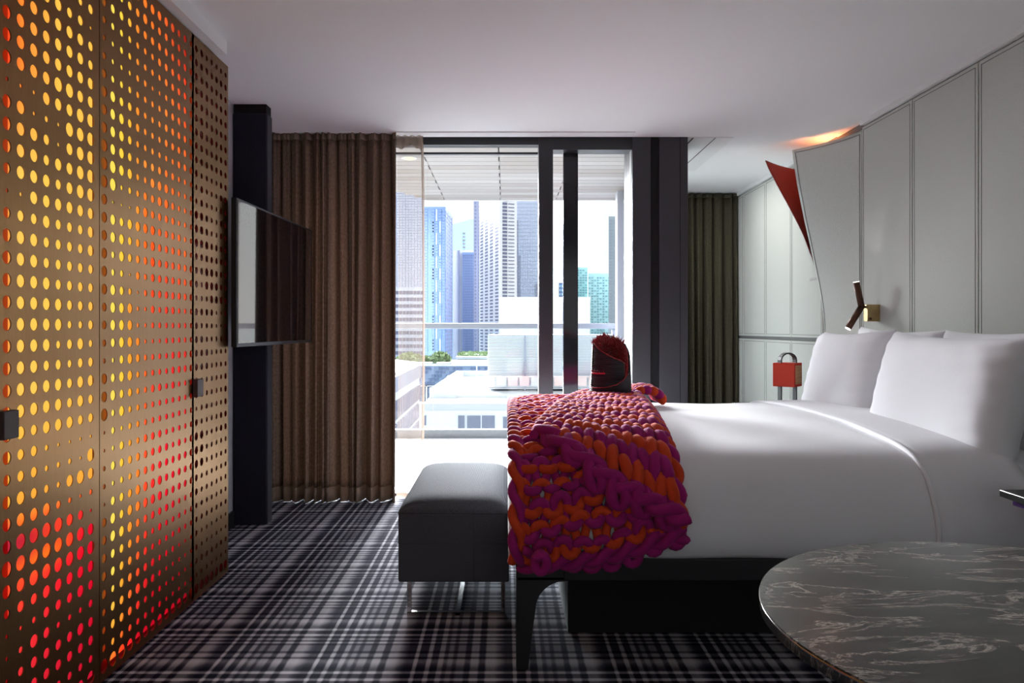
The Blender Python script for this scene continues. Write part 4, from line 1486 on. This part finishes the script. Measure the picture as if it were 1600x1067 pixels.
# 5 white office tower seen on its corner, slate strip
D = 112
pa, pb, pc = (X_(749, D + 12), D + 12), (X_(780.5, D), D), (X_(807.5, D + 1), D + 1)
b = building('white residential tower seen on its corner, rows of small windows', [pa, pb, pc, (X_(790, D + 30), D + 30)], Z_(270, D), CM['white'])
facade(b, pa, pb, Z_(600, D), Z_(276, D), 4, 60, .56, .55, CM['win'], 'windows', proud=.03, off=(0, 0))
facade(b, pb, pc, Z_(465, D), Z_(276, D), 1, 34, .26, .62, CM['win'], 'square_windows', off=(-.2, 0))
facade(b, pb, pc, Z_(465, D), Z_(276, D), 1, 34, .34, .20, CM['win'], 'slit_windows', off=(.17, 0))
D = 136
b = building('slim slate strip tower against the left of the white tower', rect(740, 752, D + 8, 10), Z_(275, D + 8), CM['slate'])
facade(b, (X_(740, D + 8), D + 8), (X_(752, D + 8), D + 8), Z_(600, D + 8), Z_(280, D + 8), 2, 56, .4, .45, CM['navy'], 'windows')
# 6 lilac glass tower, stepped reflection painted on as darker panes
D = 145
b = building('lilac glass slab tower just left of the window mullion', rect(806, 858, D, 20), Z_(270, D), CM['grid'])
facade(b, (X_(806, D), D), (X_(858, D), D), Z_(520, D), Z_(274, D), 14, 44, .9, .9, CM['lilac'], 'curtain_wall')
facade(b, (X_(806, D), D), (X_(858, D), D), Z_(520, D), Z_(344, D), 14, 32, .86, .84, CM['slate'], 'reflection_panes', proud=.25, skip=lambda i, j: not ((i == 0) or (i == 1 and j < 22) or (i == 2 and j < 10) or (i in (8, 9) and j < 14) or (i > 9 and j < 24) or (i == 7 and j < 6)))
# 7 small towers between the mullions
D = 170
b = building('short slate tower in the gap between the two dark stiles', rect(858, 871, D, 15), Z_(420, D), CM['slate'])
facade(b, (X_(858, D), D), (X_(871, D), D), Z_(520, D), Z_(422, D), 3, 18, .6, .6, CM['lilac'], 'windows')
b = building('lower slate block at the right of the gap between stiles', rect(873, 884, D + 2, 15), Z_(441, D), CM['navy'])
facade(b, (X_(873, D + 2), D + 2), (X_(884, D + 2), D + 2), Z_(520, D), Z_(443, D), 3, 12, .6, .5, CM['lilac'], 'windows')
# 8 teal towers, grey tower
D = 150
b = building('teal glass tower right of the dark sash stile, taller of the pair', rect(884, 918, D + 9, 15), Z_(412, D), CM['teal'])
facade(b, (X_(884, D + 9), D + 9), (X_(918, D + 9), D + 9), Z_(530, D), Z_(415, D), 8, 28, .7, .55, CM['teald'], 'windows', skip=lambda i, j: (i * 7 + j * 3) % 5 == 0)
D = 142
b = building('wide teal glass tower with white crown before the grey tower', rect(919, 954, D, 15), Z_(427, D), CM['teal'])
facade(b, (X_(919, D), D), (X_(954, D), D), Z_(530, D), Z_(432, D), 8, 24, .6, .5, CM['teald'], 'windows', skip=lambda i, j: (i * 5 + j * 2) % 4 == 0)
bm = bmesh.new()
for k in range(9):
    xx = X_(921 + k * 3.8, D)
    box(bm, xx, xx + .22, D + 1, D + 1.4, Z_(427, D), Z_(411, D))
obj('crown_fins', bm, CM['white'], b, kind='stuff')
D = 120
b = building('tall grey green tower at the right end of the skyline', rect(951, 1010, D, 15), Z_(338, D), CM['grey'])
facade(b, (X_(951, D), D), (X_(1010, D), D), Z_(530, D), Z_(342, D), 8, 38, .5, .4, CM['slate'], 'windows')
D = 210
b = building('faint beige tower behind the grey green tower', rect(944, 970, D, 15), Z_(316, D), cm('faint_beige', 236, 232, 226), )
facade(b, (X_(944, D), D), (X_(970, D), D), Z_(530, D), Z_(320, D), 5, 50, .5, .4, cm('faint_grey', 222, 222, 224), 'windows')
# 9 beige block
D = 62
b = building('plain beige rendered block above the white louvred screen', rect(780, 922, D, 12), Z_(465, D), CM['beige'])
bm = bmesh.new()
box(bm, X_(780, D), X_(922, D), D - .06, D + .1, Z_(489, D), Z_(488, D))
box(bm, X_(779, D), X_(923, D), D - .15, D + .1, Z_(467, D), Z_(464, D))
obj('ledges', bm, CM['whiteb'], b)
# low wall continuing right
# 10 louvred screen on the white roof
D = 26
lv = thing('rooftop_louvre_screen', 'white horizontal louvre screen standing on the neighbouring roof', 'screen', (X_(860, D), D, Z_(608, D)))
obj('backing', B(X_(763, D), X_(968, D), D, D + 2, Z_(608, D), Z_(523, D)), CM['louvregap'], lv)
for k in range(34):
    z = Z_(607, D) + k * (Z_(524, D) - Z_(607, D)) / 34
    obj('louvre_slat', B(X_(762, D), X_(968, D), D - .08, D + .02, z, z + .032), CM['louvre'], lv)
obj('post', B(X_(819, D), X_(821, D), D - .14, D - .10, Z_(609, D), Z_(523, D)), CM['slate'], lv)
D = 25.4
br = thing('roof_barrier', 'low pink and white barrier along the foot of the louvre screen', 'barrier', (X_(860, D), D, Z_(604, D)))
for k in range(12):
    x0 = X_(758 + k * 18, D)
    obj('barrier_panel', B(x0, x0 + .31, D, D + .04, Z_(603, D), Z_(588, D)), CM['pink'] if k % 3 != 1 else CM['whiteb'], br)
obj('rail', B(X_(758, D), X_(968, D), D - .03, D, Z_(589, D), Z_(587.5, D)), CM['pink'], br)
# 11 white neighbouring building (roof below eye level)
D = 21
zr = Z_(631, D)
wb = building('white rendered neighbouring building with a flat roof and three wide windows', [(X_(655, D), D), (X_(1100, D), D), (X_(1100, D), 36), (X_(700, 36), 36)], zr - .15, CM['white'])
obj('parapet', B(X_(655, D), X_(1100, D), D - .05, D + .35, zr - .15, zr + .02), CM['whiteb'], wb)
for x0, x1, y0, y1 in ((716, 726, 649, 671), (730, 751, 649, 671), (753, 773, 649, 671), (786, 800, 651, 671), (661, 666, 649, 664)):
    w_ = obj('window_frame', B(X_(x0 - 1, D), X_(x1 + 1, D), D - .03, D + .02, Z_(y1 + 1, D), Z_(y0 - 1, D)), CM['whiteb'], wb)
    obj('pane', B(X_(x0, D), X_(x1, D), D - .04, D - .02, Z_(y1, D), Z_(y0, D)), CM['win'], w_)
# upper roof step
D2 = 24.5
z2 = Z_(607, D2)
st = building('raised white roof terrace with low parapet before the louvre screen', [(X_(672, D2), D2), (X_(1100, D2), D2), (X_(1100, 30), 35.5), (X_(712, 34), 34)], z2 - .2, CM['roof'], z0=zr - .2, name='roof_terrace', cat='roof')
bm = bmesh.new()
prism(bm, [(X_(672, D2), D2), (X_(672, D2) + .35, D2), (X_(712, 34) + .35, 34), (X_(712, 34), 34)], z2 - .25, z2)
obj('side_parapet', bm, CM['whiteb'], st)
obj('front_parapet', B(X_(672, D2) - .02, X_(712, D2), D2 - .03, D2 + .3, z2 - .35, z2 + .01), CM['whiteb'], st)
obj('back_parapet', B(X_(712, 34), X_(770, 34), 34, 34.3, z2 - .25, z2 + .02), CM['whiteb'], st)
for x in (744,):
    obj('vent_pipe', B(X_(x, 29), X_(x + 1.6, 29), 29, 29.1, z2 - .2, Z_(571, 29)), CM['white'], st)
# 12 left neighbour with white grid
ga, gb = (X_(560, 26), 26), (X_(655, 46), 46)
b = building('dark grey office block with white grid frames at the lower left', [ga, gb, (X_(655, 46) - 3, 52), (X_(560, 26) - 10, 40)], Z_(574, 40), CM['white'])
facade(b, ga, gb, Z_(574, 40) - .9, Z_(574, 40) - .1, 1, 1, .98, .9, CM['slate'], 'parapet_screen')
facade(b, ga, gb, GZ, Z_(574, 40) - 1.2, 22, 34, .78, .8, CM['win'], 'windows', proud=.08)
# 13 blue glass low block behind the white roof
D = 78
b = building('low blue glass block with white roof rails behind the white roof', rect(560, 800, D, 14), Z_(571, D), CM['bluetower'])
facade(b, (X_(560, D), D), (X_(800, D), D), Z_(700, D), Z_(573, D), 44, 22, .8, .7, CM['bluedark'], 'windows', skip=lambda i, j: (i * 11 + j * 7) % 9 < 3)
bm = bmesh.new()
for y_ in (570, 602):
    box(bm, X_(560, D), X_(800, D), D - .5, D - .1, Z_(y_ + 1.2, D), Z_(y_, D))
for x in (592, 630, 666, 720):
    box(bm, X_(x, D), X_(x + 2, D), D - .5, D - .1, Z_(640, D), Z_(602, D))
obj('white_rails', bm, CM['white'], b)
bm = bmesh.new()
for x0, x1 in ((645, 672), (680, 702), (712, 735), (745, 764)):
    box(bm, X_(x0, D), X_(x1, D), D + 1, D + 3, Z_(571, D), Z_(567.5, D))
obj('roof_units', bm, CM['white'], b, kind='stuff')
D = 93
b = building('navy roof pavilion with a planted white slab left of the louvre screen', rect(715, 775, D, 10), Z_(559, D), CM['slate'])
obj('roof_slab', B(X_(713, D), X_(777, D), D - .8, D + 10, Z_(561, D), Z_(557, D)), CM['white'], b)

def tree(x, y_c, D, w, h, label, seed):
    rnd = random.Random(seed)
    c = Vector((X_(x, D), D, Z_(y_c, D)))
    tr = thing('tree', label, 'tree', (c.x, c.y, Z_(571, 78)), 'trees on the podium roofs')
    bm = bmesh.new()
    R_ = w * D / F / 2; Hh = h * D / F / 2
    for i in range(420):
        v = Vector((rnd.gauss(0, 1), rnd.gauss(0, 1), rnd.gauss(0, 1))).normalized() * rnd.uniform(.6, 1.0)
        p = c + Vector((v.x * R_, v.y * R_, v.z * Hh))
        q = Vector((rnd.gauss(0, 1), rnd.gauss(0, 1), rnd.gauss(0, 1))).normalized()
        a = q.orthogonal().normalized() * R_ * .22
        b_ = q.cross(a).normalized() * R_ * .18
        bm.faces.new([bm.verts.new(p + a), bm.verts.new(p + b_), bm.verts.new(p - a), bm.verts.new(p - b_)])
    obj('crown', bm, CM['leaf'], tr, kind='stuff')
    bm = bmesh.new(); tube(bm, [(c.x, c.y, Z_(571, 78)), (c.x, c.y, c.z)], R_ * .08, 6)
    obj('trunk', bm, CM['trunk'], tr)
tree(688, 561, 84, 34, 22, 'rounded pale green tree right of the sheer curtain edge, largest of the three', 1)
tree(640, 562, 85, 40, 20, 'pale green tree seen through the sheer curtain', 2)
tree(664, 564, 88, 26, 16, 'small pale green tree beside the sheer curtain hem, between two larger ones', 3)
bm = bmesh.new()
rnd = random.Random(4)
for i in range(300):
    p = Vector((X_(rnd.uniform(716, 770), 95), 95 + rnd.uniform(-1, 6), Z_(rnd.uniform(552, 556.5), 95)))
    q = Vector((rnd.gauss(0, 1), rnd.gauss(0, 1), rnd.gauss(0, 1))).normalized()
    a = q.orthogonal().normalized() * .3; b_ = q.cross(a).normalized() * .25
    bm.faces.new([bm.verts.new(p + a), bm.verts.new(p + b_), bm.verts.new(p - a), bm.verts.new(p - b_)])
gh = obj('roof_hedge', bm, CM['leaf'])
tag(gh, 'low green planting on the roof pavilion by the louvre screen', 'hedge')
gh['kind'] = 'stuff'
struct('ground', B(-400, 400, 12, 700, GZ - 1, GZ), CM['street'], label='street level far below the towers', cat='ground')
